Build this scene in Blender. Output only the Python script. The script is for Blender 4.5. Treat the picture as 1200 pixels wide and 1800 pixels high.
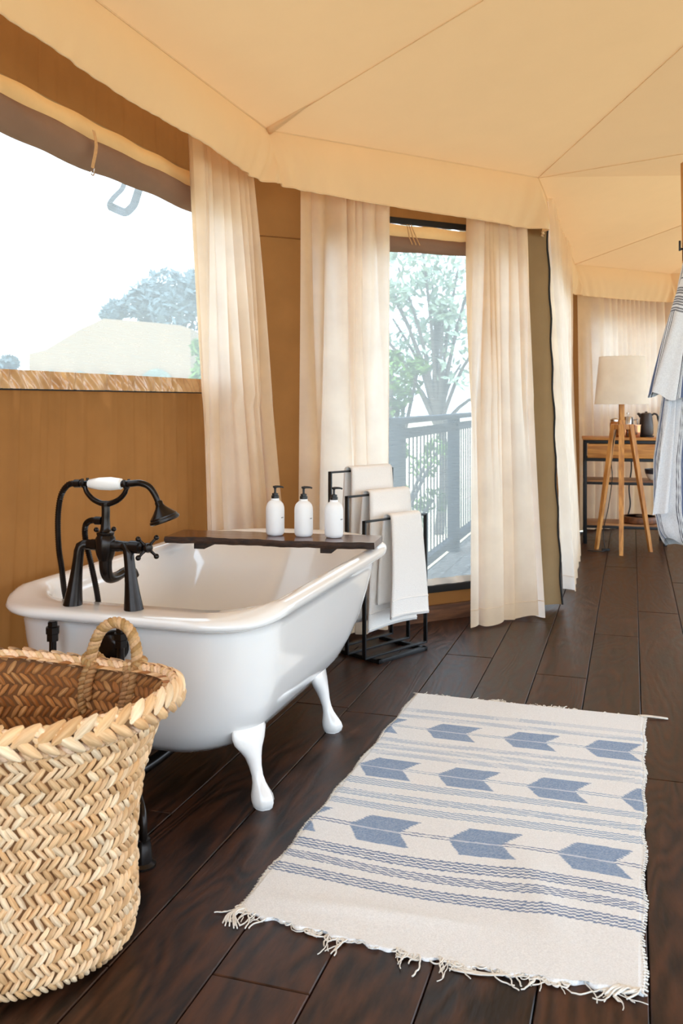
import bpy, bmesh, math, random
from mathutils import Vector, Matrix
random.seed(7)
PI = math.pi
SC = bpy.context.scene
COL = SC.collection
for _o in list(bpy.data.objects):
    bpy.data.objects.remove(_o)

# ------------------------------------------------------------------ camera, sky, exposure
YAW = math.atan(510 / 1600)            # the floor boards run along +Y; the camera looks 17.7 degrees to their left
cam_d = bpy.data.cameras.new('camera')
cam_d.sensor_fit = 'HORIZONTAL'
cam_d.sensor_width = 24.0
cam_d.lens = 24.0 * 1600 / 1200
cam_d.shift_y = -195 / 1200            # level camera, view shifted down
cam_d.clip_start = 0.05
cam_d.clip_end = 300
cam_d.dof.use_dof = True
cam_d.dof.focus_distance = 2.9
cam_d.dof.aperture_fstop = 7.0
cam = bpy.data.objects.new('camera', cam_d)
COL.objects.link(cam)
cam.location = (0, 0, 1.2)
cam.rotation_euler = (PI / 2, 0, YAW)
SC.camera = cam

SKY = 5.6
world = bpy.data.worlds.new('sky')
SC.world = world
world.use_nodes = True
wn = world.node_tree.nodes
wn['Background'].inputs['Color'].default_value = (0.70, 0.85, 1.0, 1)
wn['Background'].inputs['Strength'].default_value = SKY

sun_d = bpy.data.lights.new('sun', 'SUN')
sun_d.energy = 4.2
sun_d.angle = math.radians(6)
sun_d.color = (1.0, 0.95, 0.86)
sun = bpy.data.objects.new('sun', sun_d)
COL.objects.link(sun)
sun.rotation_euler = (math.radians(48), 0, 0)      # from behind the camera, 42 degrees high

SC.view_settings.view_transform = 'Standard'
SC.view_settings.look = 'None'
SC.view_settings.exposure = -0.1
SC.view_settings.gamma = 1.0
SC.view_settings.use_curve_mapping = False
SC.cycles.max_bounces = 10
SC.cycles.diffuse_bounces = 6
SC.cycles.glossy_bounces = 4
SC.cycles.transmission_bounces = 6
SC.cycles.transparent_max_bounces = 12
SC.cycles.sample_clamp_indirect = 6.0
SC.cycles.caustics_reflective = False
SC.cycles.caustics_refractive = False

# ------------------------------------------------------------------ helpers
def lin(r, g, b):
    f = lambda c: (c / 255 / 12.92) if c / 255 <= 0.04045 else ((c / 255 + 0.055) / 1.055) ** 2.4
    return (f(r), f(g), f(b), 1.0)

class MB:
    """collects vertices, faces and (optionally) a colour per vertex"""
    def __init__(s):
        s.v = []; s.f = []; s.c = []; s.a = []
    def add(s, vs, fs, col=None):
        o = len(s.v)
        s.v += [tuple(p) for p in vs]
        s.f += [tuple(i + o for i in q) for q in fs]
        if col is not None:
            s.c += [col] * len(vs)
        return s
    def grid(s, fn, nu, nv, wrap_u=False, col=None):
        vs = [fn(i / nu, j / nv) for j in range(nv + 1) for i in range(nu if wrap_u else nu + 1)]
        w = nu if wrap_u else nu + 1
        fs = []
        for j in range(nv):
            for i in range(nu):
                i2 = (i + 1) % w
                fs.append((j * w + i, j * w + i2, (j + 1) * w + i2, (j + 1) * w + i))
        return s.add(vs, fs, col)
    def box(s, x0, x1, y0, y1, z0, z1, b=0.0, M=None, col=None):
        if b <= 0:
            vs = [(x, y, z) for z in (z0, z1) for y in (y0, y1) for x in (x0, x1)]
            fs = [(0, 2, 3, 1), (4, 5, 7, 6), (0, 1, 5, 4), (2, 6, 7, 3), (0, 4, 6, 2), (1, 3, 7, 5)]
        else:
            bm = bmesh.new()
            bmesh.ops.create_cube(bm, size=1)
            for v in bm.verts:
                v.co = Vector(((x0 + x1) / 2 + v.co.x * (x1 - x0), (y0 + y1) / 2 + v.co.y * (y1 - y0), (z0 + z1) / 2 + v.co.z * (z1 - z0)))
            bmesh.ops.bevel(bm, geom=bm.edges[:], offset=b, segments=2, affect='EDGES', profile=0.6)
            bm.verts.index_update()
            vs = [v.co.copy() for v in bm.verts]
            fs = [[v.index for v in f.verts] for f in bm.faces]
            bm.free()
        if M is not None:
            vs = [M @ Vector(p) for p in vs]
        return s.add(vs, fs, col)
    def tube(s, pts, r, seg=10, closed=False, caps=True, col=None, flat=1.0):
        P = [Vector(p) for p in pts]
        n = len(P)
        rs = r if isinstance(r, (list, tuple)) else [r] * n
        T = []
        for i in range(n):
            a = P[(i - 1) % n] if (closed or i > 0) else P[i]
            b = P[(i + 1) % n] if (closed or i < n - 1) else P[i]
            t = b - a
            T.append(t.normalized() if t.length > 1e-9 else Vector((0, 0, 1)))
        ref = Vector((0, 0, 1)) if abs(T[0].z) < 0.9 else Vector((1, 0, 0))
        N = (ref - T[0] * ref.dot(T[0])).normalized()
        vs = []
        for i in range(n):
            N = N - T[i] * N.dot(T[i])
            N = N.normalized() if N.length > 1e-9 else T[i].orthogonal().normalized()
            B = T[i].cross(N)
            for k in range(seg):
                a = 2 * PI * k / seg
                vs.append(P[i] + (N * math.cos(a) + B * math.sin(a) * flat) * rs[i])
        fs = []
        m = n if closed else n - 1
        for i in range(m):
            for k in range(seg):
                k2 = (k + 1) % seg
                i2 = (i + 1) % n
                fs.append((i * seg + k, i * seg + k2, i2 * seg + k2, i2 * seg + k))
        if caps and not closed:
            fs.append(tuple(range(seg))[::-1])
            fs.append(tuple((n - 1) * seg + k for k in range(seg)))
        return s.add(vs, fs, col)
    def lathe(s, prof, seg=32, M=None, col=None):
        """prof: list of (radius, z) revolved about z"""
        vs = []
        for r, z in prof:
            for k in range(seg):
                a = 2 * PI * k / seg
                vs.append(Vector((r * math.cos(a), r * math.sin(a), z)))
        fs = []
        for i in range(len(prof) - 1):
            for k in range(seg):
                k2 = (k + 1) % seg
                fs.append((i * seg + k, i * seg + k2, (i + 1) * seg + k2, (i + 1) * seg + k))
        if prof[0][0] > 1e-4:
            fs.append(tuple(range(seg))[::-1])
        if prof[-1][0] > 1e-4:
            fs.append(tuple((len(prof) - 1) * seg + k for k in range(seg)))
        if M is not None:
            vs = [M @ v for v in vs]
        return s.add(vs, fs, col)
    def sphere(s, c, r, seg=14, col=None, sc=(1, 1, 1)):
        n = seg // 2
        prof = [(max(1e-5, math.sin(PI * i / n)), -math.cos(PI * i / n)) for i in range(n + 1)]
        M = Matrix.Translation(c) @ Matrix.Diagonal((r * sc[0], r * sc[1], r * sc[2], 1))
        return s.lathe(prof, seg, M, col)
    def mesh(s, name, smooth=True):
        me = bpy.data.meshes.new(name)
        me.from_pydata(s.v, [], s.f)
        if s.c and len(s.c) == len(s.v):
            at = me.color_attributes.new('tint', 'FLOAT_COLOR', 'POINT')
            flat = [x for c in s.c for x in (c[0], c[1], c[2], 1.0)]
            at.data.foreach_set('color', flat)
        if s.a and len(s.a) == len(s.v):
            at = me.attributes.new('fibre', 'FLOAT_VECTOR', 'POINT')
            at.data.foreach_set('vector', [x for c in s.a for x in c])
        me.validate()
        if smooth:
            me.polygons.foreach_set('use_smooth', [True] * len(me.polygons))
        return me
    def build(s, name, mat, parent=None, smooth=True, edge=40, loc=None):
        me = s.mesh(name, smooth)
        if smooth and edge:
            try:
                me.set_sharp_from_angle(angle=math.radians(edge))
            except Exception:
                pass
        o = bpy.data.objects.new(name, me)
        COL.objects.link(o)
        if mat is not None:
            me.materials.append(mat)
        if parent is not None:
            o.parent = parent
        if loc is not None:
            o.location = loc
        return o

def tag(o, label=None, cat=None, group=None, kind=None):
    if label: o['label'] = label
    if cat: o['category'] = cat
    if group: o['group'] = group
    if kind: o['kind'] = kind
    return o

def thing(name, label, cat, loc=(0, 0, 0), rz=0.0, group=None):
    o = bpy.data.objects.new(name, None)
    COL.objects.link(o)
    o.empty_display_size = 0.1
    o.location = loc
    o.rotation_euler = (0, 0, rz)
    return tag(o, label, cat, group)

def struct(o, label=None):
    o['kind'] = 'structure'
    if label: o['label'] = label
    return o

def lerp(a, b, t):
    return a + (b - a) * t

def interp(tab, x):
    """piecewise linear/smooth lookup; tab = [(x, y...), ...]"""
    if x <= tab[0][0]: return tab[0][1:]
    for a, b in zip(tab, tab[1:]):
        if x <= b[0]:
            t = (x - a[0]) / (b[0] - a[0])
            return tuple(lerp(p, q, t) for p, q in zip(a[1:], b[1:]))
    return tab[-1][1:]

def smooth_path(pts, n=8, closed=False):
    """Catmull-Rom"""
    P = [Vector(p) for p in pts]
    out = []
    m = len(P)
    rng = range(m) if closed else range(m - 1)
    for i in rng:
        p0 = P[(i - 1) % m] if (closed or i > 0) else P[i]
        p1 = P[i]; p2 = P[(i + 1) % m]
        p3 = P[(i + 2) % m] if (closed or i < m - 2) else P[(i + 1) % m]
        for k in range(n):
            t = k / n
            out.append(0.5 * ((2 * p1) + (p2 - p0) * t + (2 * p0 - 5 * p1 + 4 * p2 - p3) * t * t + (3 * p1 - p0 - 3 * p2 + p3) * t ** 3))
    if not closed:
        out.append(P[-1])
    return out

def rnd(a, b):
    return random.uniform(a, b)

def axis_matrix(origin, zdir, xhint=(1, 0, 0)):
    z = Vector(zdir).normalized()
    x = Vector(xhint); x = x - z * x.dot(z)
    x = x.normalized() if x.length > 1e-6 else z.orthogonal().normalized()
    y = z.cross(x)
    M = Matrix((x, y, z)).transposed().to_4x4()
    M.translation = Vector(origin)
    return M

# ------------------------------------------------------------------ materials
def mat_new(name):
    m = bpy.data.materials.new(name)
    m.use_nodes = True
    nt = m.node_tree
    b = nt.nodes['Principled BSDF']
    return m, nt, b

def node(nt, typ, **kw):
    n = nt.nodes.new(typ)
    for k, v in kw.items():
        if k in n.inputs.keys():
            n.inputs[k].default_value = v
        else:
            setattr(n, k, v)
    return n

def noise_fac(nt, scale, vec_scale=(1, 1, 1), detail=3, coords='Object', rough=0.55, distort=0.0, use_random=False):
    tc = nt.nodes.new('ShaderNodeTexCoord')
    mp = nt.nodes.new('ShaderNodeMapping')
    mp.inputs['Scale'].default_value = vec_scale
    nt.links.new(tc.outputs[coords], mp.inputs['Vector'])
    if use_random:
        oi = nt.nodes.new('ShaderNodeObjectInfo')
        mu = nt.nodes.new('ShaderNodeVectorMath'); mu.operation = 'SCALE'
        mu.inputs[0].default_value = (37.0, 91.0, 53.0)
        nt.links.new(oi.outputs['Random'], mu.inputs['Scale'])
        nt.links.new(mu.outputs[0], mp.inputs['Location'])
    nz = nt.nodes.new('ShaderNodeTexNoise')
    nz.inputs['Scale'].default_value = scale
    nz.inputs['Detail'].default_value = detail
    nz.inputs['Roughness'].default_value = rough
    nz.inputs['Distortion'].default_value = distort
    nt.links.new(mp.outputs[0], nz.inputs['Vector'])
    return nz

def ramp(nt, fac, stops):
    r = nt.nodes.new('ShaderNodeValToRGB')
    e = r.color_ramp.elements
    while len(e) < len(stops):
        e.new(0.5)
    for i, (p, c) in enumerate(stops):
        e[i].position = p; e[i].color = c
    nt.links.new(fac, r.inputs['Fac'])
    return r

def bump(nt, height, strength, dist, bsdf):
    b = nt.nodes.new('ShaderNodeBump')
    b.inputs['Strength'].default_value = strength
    b.inputs['Distance'].default_value = dist
    nt.links.new(height, b.inputs['Height'])
    for t in (bsdf if isinstance(bsdf, (list, tuple)) else [bsdf]):
        nt.links.new(b.outputs[0], t.inputs['Normal'])
    return b

def plain(name, rgb, rough=0.5, metal=0.0, var=0.12, scale=20, bmp=0.0, coat=0.0, spec=0.5, vs=(1, 1, 1)):
    """a colour with slight noise variation"""
    m, nt, b = mat_new(name)
    nz = noise_fac(nt, scale, vs)
    c = rgb
    lo = tuple(x * (1 - var) for x in c[:3]) + (1,)
    hi = tuple(min(1, x * (1 + var)) for x in c[:3]) + (1,)
    r = ramp(nt, nz.outputs['Fac'], [(0.3, lo), (0.7, hi)])
    nt.links.new(r.outputs[0], b.inputs['Base Color'])
    b.inputs['Roughness'].default_value = rough
    b.inputs['Metallic'].default_value = metal
    b.inputs['Specular IOR Level'].default_value = spec
    b.inputs['Coat Weight'].default_value = coat
    b.inputs['Coat Roughness'].default_value = 0.05
    if bmp:
        bump(nt, nz.outputs['Fac'], bmp, 0.01, b)
    return m

def cloth(name, refl, trans, mix, weave=900, bmp=0.12, var=0.06):
    """thin woven cloth: part of the light is scattered back, part passes through"""
    m = bpy.data.materials.new(name); m.use_nodes = True
    nt = m.node_tree
    nt.nodes.remove(nt.nodes['Principled BSDF'])
    out = nt.nodes['Material Output']
    d = nt.nodes.new('ShaderNodeBsdfDiffuse'); t = nt.nodes.new('ShaderNodeBsdfTranslucent')
    mx = nt.nodes.new('ShaderNodeMixShader'); mx.inputs[0].default_value = mix
    nz = noise_fac(nt, 6, detail=4)
    for s, c in ((d, refl), (t, trans)):
        lo = tuple(x * (1 - var) for x in c[:3]) + (1,); hi = tuple(min(1, x * (1 + var)) for x in c[:3]) + (1,)
        r = ramp(nt, nz.outputs['Fac'], [(0.3, lo), (0.7, hi)])
        nt.links.new(r.outputs[0], s.inputs['Color'])
    w = noise_fac(nt, weave, detail=1)
    bump(nt, w.outputs['Fac'], bmp, 0.002, [d, t])
    nt.links.new(d.outputs[0], mx.inputs[1]); nt.links.new(t.outputs[0], mx.inputs[2])
    nt.links.new(mx.outputs[0], out.inputs['Surface'])
    return m

def wood(name, dark, light, axis='Y', scale=9.0, stretch=14.0, rough=0.45, rough_var=0.12, coat=0.0, bmp=0.15, coords='Object', ring=1.0, spec=0.5, ringamt=0.16):
    m, nt, b = mat_new(name)
    vs = {'X': (1 / stretch, 1, 1), 'Y': (1, 1 / stretch, 1), 'Z': (1, 1, 1 / stretch)}[axis]
    n1 = noise_fac(nt, scale, vs, detail=2, coords=coords, distort=0.6, use_random=True)
    # rings from a low noise: sin(k*noise) gives the cathedral grain of sawn boards
    mul = node(nt, 'ShaderNodeMath', operation='MULTIPLY'); mul.inputs[1].default_value = 42.0 * ring
    nt.links.new(n1.outputs['Fac'], mul.inputs[0])
    sn = node(nt, 'ShaderNodeMath', operation='SINE'); nt.links.new(mul.outputs[0], sn.inputs[0])
    n2 = noise_fac(nt, scale * 14, vs, detail=3, coords=coords, use_random=True)
    ad = node(nt, 'ShaderNodeMath', operation='MULTIPLY_ADD')
    ad.inputs[1].default_value = ringamt; nt.links.new(sn.outputs[0], ad.inputs[0]); nt.links.new(n2.outputs['Fac'], ad.inputs[2])
    oi = nt.nodes.new('ShaderNodeObjectInfo')
    sh = node(nt, 'ShaderNodeMath', operation='MULTIPLY_ADD'); sh.inputs[1].default_value = 0.22; sh.inputs[2].default_value = -0.11
    nt.links.new(oi.outputs['Random'], sh.inputs[0])
    a2 = node(nt, 'ShaderNodeMath', operation='ADD'); nt.links.new(ad.outputs[0], a2.inputs[0]); nt.links.new(sh.outputs[0], a2.inputs[1])
    r = ramp(nt, a2.outputs[0], [(0.25, dark), (0.8, light)])
    nt.links.new(r.outputs[0], b.inputs['Base Color'])
    rr = node(nt, 'ShaderNodeMapRange'); rr.inputs['To Min'].default_value = rough - rough_var; rr.inputs['To Max'].default_value = rough + rough_var
    nt.links.new(a2.outputs[0], rr.inputs['Value']); nt.links.new(rr.outputs[0], b.inputs['Roughness'])
    b.inputs['Coat Weight'].default_value = coat
    b.inputs['Coat Roughness'].default_value = 0.12
    bump(nt, a2.outputs[0], bmp, 0.004, b)
    b.inputs['Specular IOR Level'].default_value = spec
    return m

M = {}
M['floor'] = wood('dark_oiled_oak', lin(24, 13, 8), lin(76, 46, 30), 'Y', 3.0, 5.0, 0.36, 0.08, bmp=0.3, spec=0.27, ringamt=0.13, ring=2.8)
M['subfloor'] = plain('subfloor_board', lin(22, 15, 11), 0.9)
M['canvas'] = cloth('khaki_canvas_wall', lin(134, 92, 54), lin(150, 98, 50), 0.13)
M['canvas_dark'] = cloth('khaki_canvas_flap', lin(160, 135, 100), lin(120, 90, 55), 0.2)
M['roof'] = cloth('cream_roof_canvas', lin(230, 194, 152), lin(216, 168, 118), 0.085, bmp=0.02, var=0.012)
M['valance'] = cloth('cream_valance_canvas', lin(238, 207, 164), lin(230, 178, 112), 0.22, bmp=0.02, var=0.012)
M['curtain'] = cloth('cream_linen_curtain', lin(240, 205, 160), lin(252, 249, 247), 0.54)
M['band'] = cloth('beige_canvas_band', lin(234, 196, 142), lin(220, 170, 110), 0.2)
M['black_strip'] = plain('black_webbing', lin(16, 14, 13), 0.8)
M['black_steel'] = plain('black_powder_coated_steel', lin(24, 23, 23), 0.42, 0.3, 0.2, 80)
M['bronze'] = plain('oil_rubbed_bronze', lin(38, 32, 29), 0.24, 0.7, 0.3, 30)
M['enamel'] = plain('white_enamel', lin(236, 234, 231), 0.10, 0, 0.01, 4, coat=0.5)
M['porcelain'] = plain('white_porcelain', lin(240, 239, 236), 0.12, 0, 0.01, 6, coat=0.4)
M['bottle'] = plain('matt_white_plastic', lin(238, 238, 238), 0.42, 0, 0.01, 6)
M['black_plastic'] = plain('black_plastic', lin(20, 20, 20), 0.38, 0, 0.1, 20)
M['print'] = plain('dark_print', lin(60, 58, 55), 0.6, 0, 0.1, 20)
M['tray'] = wood('dark_walnut_slab', lin(44, 20, 10), lin(104, 58, 32), 'X', 7.0, 10.0, 0.22, 0.06, coat=0.4, bmp=0.08)
M['tray_edge'] = wood('rough_bark_edge', lin(20, 12, 9), lin(66, 42, 28), 'X', 16.0, 8.0, 0.75, 0.1, bmp=0.8)
M['pine'] = wood('honey_oak', lin(168, 106, 46), lin(222, 160, 86), 'Z', 12.0, 14.0, 0.5, 0.1, bmp=0.08)
M['oak_x'] = wood('honey_oak_boards', lin(176, 112, 46), lin(226, 164, 84), 'X', 9.0, 14.0, 0.5, 0.1, bmp=0.08)
M['shelf'] = wood('brown_shelf_board', lin(120, 76, 44), lin(190, 136, 84), 'X', 9.0, 14.0, 0.5, 0.1, bmp=0.08)
M['skirting'] = wood('brown_skirting', lin(84, 52, 32), lin(128, 84, 54), 'X', 9.0, 14.0, 0.55, 0.1, bmp=0.08)
M['chop'] = wood('dark_chopping_board', lin(78, 44, 26), lin(132, 82, 48), 'X', 9.0, 6.0, 0.5, 0.1, bmp=0.1)
M['shade'] = cloth('linen_lamp_shade', lin(250, 242, 230), lin(248, 238, 222), 0.35, 500, 0.2)
M['kettle'] = plain('graphite_enamel', lin(62, 54, 52), 0.4, 0.2)
M['steel'] = plain('brushed_steel', lin(196, 186, 176), 0.22, 0.95, 0.08, 40)
M['copper'] = plain('polished_copper', lin(206, 150, 116), 0.16, 0.95, 0.08, 20)
M['ceramic'] = plain('cream_ceramic', lin(236, 230, 220), 0.25, 0, 0.03)
M['ceramic_dark'] = plain('dark_glaze', lin(44, 44, 52), 0.3)
M['cord'] = plain('black_cable', lin(18, 16, 15), 0.6)
M['deck'] = wood('grey_weathered_deck', lin(120, 118, 114), lin(182, 178, 172), 'Y', 12.0, 14.0, 0.8, 0.1)
M['rail'] = wood('grey_painted_rail', lin(38, 46, 58), lin(66, 76, 92), 'Z', 12.0, 14.0, 0.75, 0.1)
M['sand'] = plain('dry_grass_ground', lin(206, 196, 168), 1.0, 0, 0.2, 0.6)
M['bark'] = plain('grey_bark', lin(96, 92, 86), 0.95, 0, 0.3, 12, 0.5)
M['tent_out'] = plain('sand_tent_canvas', lin(160, 142, 118), 0.9, 0, 0.06, 2)
M['webbing'] = plain('tan_webbing', lin(196, 150, 100), 0.8, 0, 0.1, 120)

def leaf_mat(name, rgb, var=0.35):
    m, nt, b = mat_new(name)
    nz = noise_fac(nt, 2.2, detail=3)
    lo = tuple(x * (1 - var) for x in rgb[:3]) + (1,); hi = tuple(min(1, x * (1 + var)) for x in rgb[:3]) + (1,)
    r = ramp(nt, nz.outputs['Fac'], [(0.3, lo), (0.7, hi)])
    nt.links.new(r.outputs[0], b.inputs['Base Color'])
    b.inputs['Roughness'].default_value = 0.6
    return m
M['leaf_blue'] = leaf_mat('blue_green_leaves', lin(96, 118, 124))
M['leaf_grey'] = leaf_mat('grey_green_leaves', lin(150, 172, 150))
M['leaf_green'] = leaf_mat('fresh_green_leaves', lin(104, 140, 62))

def screen_mat(name, open_frac, rgb):
    """insect screen: open between the threads, pale threads that scatter daylight"""
    m = bpy.data.materials.new(name); m.use_nodes = True
    nt = m.node_tree; nt.nodes.remove(nt.nodes['Principled BSDF'])
    out = nt.nodes['Material Output']
    tr = nt.nodes.new('ShaderNodeBsdfTransparent')
    tl = nt.nodes.new('ShaderNodeBsdfTranslucent'); tl.inputs['Color'].default_value = rgb
    mx = nt.nodes.new('ShaderNodeMixShader')
    nz = noise_fac(nt, 14, (0.6, 0.6, 26.0), detail=2)
    mr = node(nt, 'ShaderNodeMapRange')
    mr.inputs['From Min'].default_value = 0.3; mr.inputs['From Max'].default_value = 0.7
    mr.inputs['To Min'].default_value = 1 - open_frac - 0.08; mr.inputs['To Max'].default_value = 1 - open_frac + 0.08
    nt.links.new(nz.outputs['Fac'], mr.inputs['Value']); nt.links.new(mr.outputs[0], mx.inputs[0])
    nt.links.new(tr.outputs[0], mx.inputs[1]); nt.links.new(tl.outputs[0], mx.inputs[2])
    nt.links.new(mx.outputs[0], out.inputs['Surface'])
    return m
M['screen'] = screen_mat('pale_insect_screen', 0.36, (0.23, 0.24, 0.24, 1))
M['screen_roll'] = cloth('rolled_brown_screen', lin(152, 120, 98), lin(170, 150, 140), 0.3)

def pvc_mat():
    m, nt, b = mat_new('clear_plastic_over_canvas')
    nz = noise_fac(nt, 9, detail=3)
    r = ramp(nt, nz.outputs['Fac'], [(0.3, lin(176, 124, 70)), (0.7, lin(214, 170, 114))])
    nt.links.new(r.outputs[0], b.inputs['Base Color'])
    b.inputs['Roughness'].default_value = 0.5
    b.inputs['Coat Weight'].default_value = 1.0
    b.inputs['Coat Roughness'].default_value = 0.03
    return m
M['pvc'] = pvc_mat()

def tinted(name, rough=0.7, sheen=0.0, fiber=None, bmp=0.3, spec=0.3, attr=None, lo=(0.72, 0.70, 0.68, 1)):
    """colour from the mesh's own dye (attribute 'tint') plus fine fibre relief"""
    m, nt, b = mat_new(name)
    at = nt.nodes.new('ShaderNodeAttribute'); at.attribute_name = 'tint'
    nz = noise_fac(nt, fiber[0], fiber[1], detail=3)
    if attr:
        fa = nt.nodes.new('ShaderNodeAttribute'); fa.attribute_name = attr
        nt.links.new(fa.outputs['Vector'], nz.inputs['Vector'])
    mx = nt.nodes.new('ShaderNodeMix'); mx.data_type = 'RGBA'; mx.blend_type = 'MULTIPLY'
    mx.inputs['Factor'].default_value = 1.0
    g = ramp(nt, nz.outputs['Fac'], [(0.25, lo), (0.7, (1.05, 1.05, 1.05, 1))])
    nt.links.new(at.outputs['Color'], mx.inputs['A']); nt.links.new(g.outputs[0], mx.inputs['B'])
    nt.links.new(mx.outputs['Result'], b.inputs['Base Color'])
    b.inputs['Roughness'].default_value = rough
    b.inputs['Specular IOR Level'].default_value = spec
    b.inputs['Sheen Weight'].default_value = sheen
    bump(nt, nz.outputs['Fac'], bmp, 0.003, b)
    return m
M['palm'] = tinted('palm_leaf_straw', 0.55, 0, (1, (1, 1, 1)), 0.5, attr='fibre', lo=(0.74, 0.66, 0.56, 1))
M['rope'] = tinted('palm_rope', 0.65, 0, (160, (1, 1, 1)), 0.4)
M['rug'] = tinted('woven_cotton_rug', 0.95, 0.2, (260, (1, 1.6, 1)), 0.6, 0.1, lo=(0.84, 0.84, 0.84, 1))
M['robe'] = tinted('striped_cotton_robe', 0.9, 0.2, (180, (1, 1, 1)), 0.25, 0.1, lo=(0.88, 0.88, 0.88, 1))
M['cotton'] = plain('white_cotton_yarn', lin(226, 222, 214), 0.95, 0, 0.06, 60)
M['towel'] = plain('white_terry_towel', lin(242, 236, 229), 1.0, 0, 0.03, 260, 0.4, spec=0.1)

# ------------------------------------------------------------------ plan of the tent
XL = -1.90                      # left canvas wall
WA = Vector((XL, 4.045)); WB = Vector((-0.60, 5.345)); WC = Vector((-0.60, 8.62)); WD = Vector((0.32, 9.62))
XM = 1.4                        # mirror axis of the tent
EA = Vector((-1.585, 3.861)); EB = Vector((-0.496, 5.14)); EC = Vector((-0.492, 8.50)); ED = Vector((0.36, 9.42))
EZ = 2.44
Y0 = -1.6                       # open front of the tent, behind the camera
mir = lambda p: Vector((2 * XM - p.x, p.y))

# ---- floor: sawn boards along Y on a dark base
PW = 0.218; PX0 = 0.034
def floor_end(x):
    if x < WB.x - 0.001: return x + (WA.y - XL) + 0.03
    if x < WD.x: return WC.y + (x - WC.x) * (WD.y - WC.y) / (WD.x - WC.x) + 0.03
    if x < 2 * XM - WD.x: return WD.y + 0.03
    return floor_end(2 * XM - x)
mb = MB()
mb.add([(XL - .03, Y0, -.02), (2 * XM - XL + .03, Y0, -.02), (2 * XM - XL + .03, WA.y, -.02), (2 * XM - WB.x, WB.y, -.02), (2 * XM - WC.x, WC.y, -.02),
        (2 * XM - WD.x, WD.y, -.02), (WD.x, WD.y, -.02), (WC.x, WC.y, -.02), (WB.x, WB.y, -.02), (XL - .03, WA.y, -.02)], [tuple(range(10))])
floor = struct(mb.build('floor', M['subfloor'], smooth=False))
def fl(u, v):
    d = 1600 * 1.2 / (v - 705); l = (u - 600) / 1600 * d
    s_, c_ = math.sin(YAW), math.cos(YAW)
    return (-d * s_ + l * c_, d * c_ + l * s_)
joints = {}
for (u, v) in [(980, 1188), (1081, 1117), (822, 1153), (667, 1256), (1158, 1077), (1172, 1372), (1040, 1020), (456, 1729)]:
    x, y = fl(u, v)
    joints.setdefault(math.floor((x - PX0) / PW), []).append(y)
k0 = math.floor((XL - PX0) / PW); k1 = math.floor((2 * XM - XL - PX0) / PW)
for k in range(k0, k1 + 1):
    xa = max(PX0 + k * PW, XL - .02); xb = min(PX0 + (k + 1) * PW, 2 * XM - XL + .02)
    if xb - xa < 0.02: continue
    g = 0.0016
    ea, eb = floor_end(xa + 1e-4), floor_end(xb - 1e-4)
    cuts = sorted(joints.get(k, []))
    if not cuts: cuts = [rnd(2.2, 3.6)]
    lo = cuts[0]
    while lo > Y0 + 1.5:
        lo -= rnd(1.55, 2.1); cuts.insert(0, lo)
    hi = cuts[-1]
    while hi < min(ea, eb) - 1.5:
        hi += rnd(1.55, 2.1); cuts.append(hi)
    cuts = [c for c in cuts if Y0 + .2 < c < min(ea, eb) - .15]
    ys = [Y0] + cuts + [None]
    for ya, yb in zip(ys, ys[1:]):
        y0 = ya + g
        yA = (yb - g) if yb else ea; yB = (yb - g) if yb else eb
        dz = rnd(-.0006, .0006); bv = 0.0022
        x0, x1 = xa + g, xb - g
        vs = [(x0, y0, -.018), (x1, y0, -.018), (x1, yB, -.018), (x0, yA, -.018),
              (x0, y0, dz - bv), (x1, y0, dz - bv), (x1, yB, dz - bv), (x0, yA, dz - bv),
              (x0 + bv, y0 + bv, dz), (x1 - bv, y0 + bv, dz), (x1 - bv, yB - bv, dz), (x0 + bv, yA - bv, dz)]
        fs = [(4, 5, 9, 8), (5, 6, 10, 9), (6, 7, 11, 10), (7, 4, 8, 11), (8, 9, 10, 11), (0, 1, 5, 4), (1, 2, 6, 5), (2, 3, 7, 6), (3, 0, 4, 7)]
        MB().add(vs, fs).build('plank', M['floor'], floor, smooth=False)

# ---- canvas walls
def panel(p, q, za, zb, nu, nv, fn=None, mb=None):
    """vertical cloth between plan points p and q; fn(s, z) = offset to the inside"""
    p, q = Vector(p), Vector(q)
    d = (q - p).normalized(); nrm = Vector((d.y, -d.x))      # inside of the room when walking from front to back on the left
    def f(u, v):
        s = u * (q - p).length; z = lerp(za, zb, v)
        o = fn(s, z) if fn else 0.0
        b = p + d * s + nrm * o
        return (b.x, b.y, z)
    mb = mb or MB()
    mb.grid(f, nu, nv)
    return mb

ZT = 2.46
WZ0, WZ1 = 1.295, 2.17           # left window opening
YW0, YW1 = 0.9, 3.97
def fold_left(s, z):
    y = Y0 + s
    t = max(0.0, min(1.0, z / WZ0))
    a = 0.034 * (.2 + .8 * t ** 1.3)
    yy = y + .05 * (1 - t) * math.sin(y * 3)
    r1 = abs(math.sin(yy * 19 + 1.3 * math.sin(yy * 7))); r2 = abs(math.sin(yy * 27 + 2 * math.sin(yy * 5.0) + 0.7))
    return a * ((1 - r1) ** 2 * 0.8 + (1 - r2) ** 2 * 0.6) + 0.006 * math.sin(z * 3 + y * 2) - 0.05
def fold_top(s, z):
    y = s
    return 0.006 * math.sin(y * 38 + 2 * math.sin(y * 9)) + 0.004 * math.sin(y * 71)
PA = Vector((XL, Y0))
wl = panel(PA, WA, 0.0, WZ0, 420, 16, fold_left)
panel(PA, (XL, YW0), WZ0, WZ1, 20, 6, fold_top, wl)
panel((XL, YW1), WA, WZ0, WZ1, 6, 6, None, wl)
panel(PA, WA, WZ1, ZT, 300, 6, fold_top, wl)
wall_left = struct(wl.build('wall_left', M['canvas'], edge=None))

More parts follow.
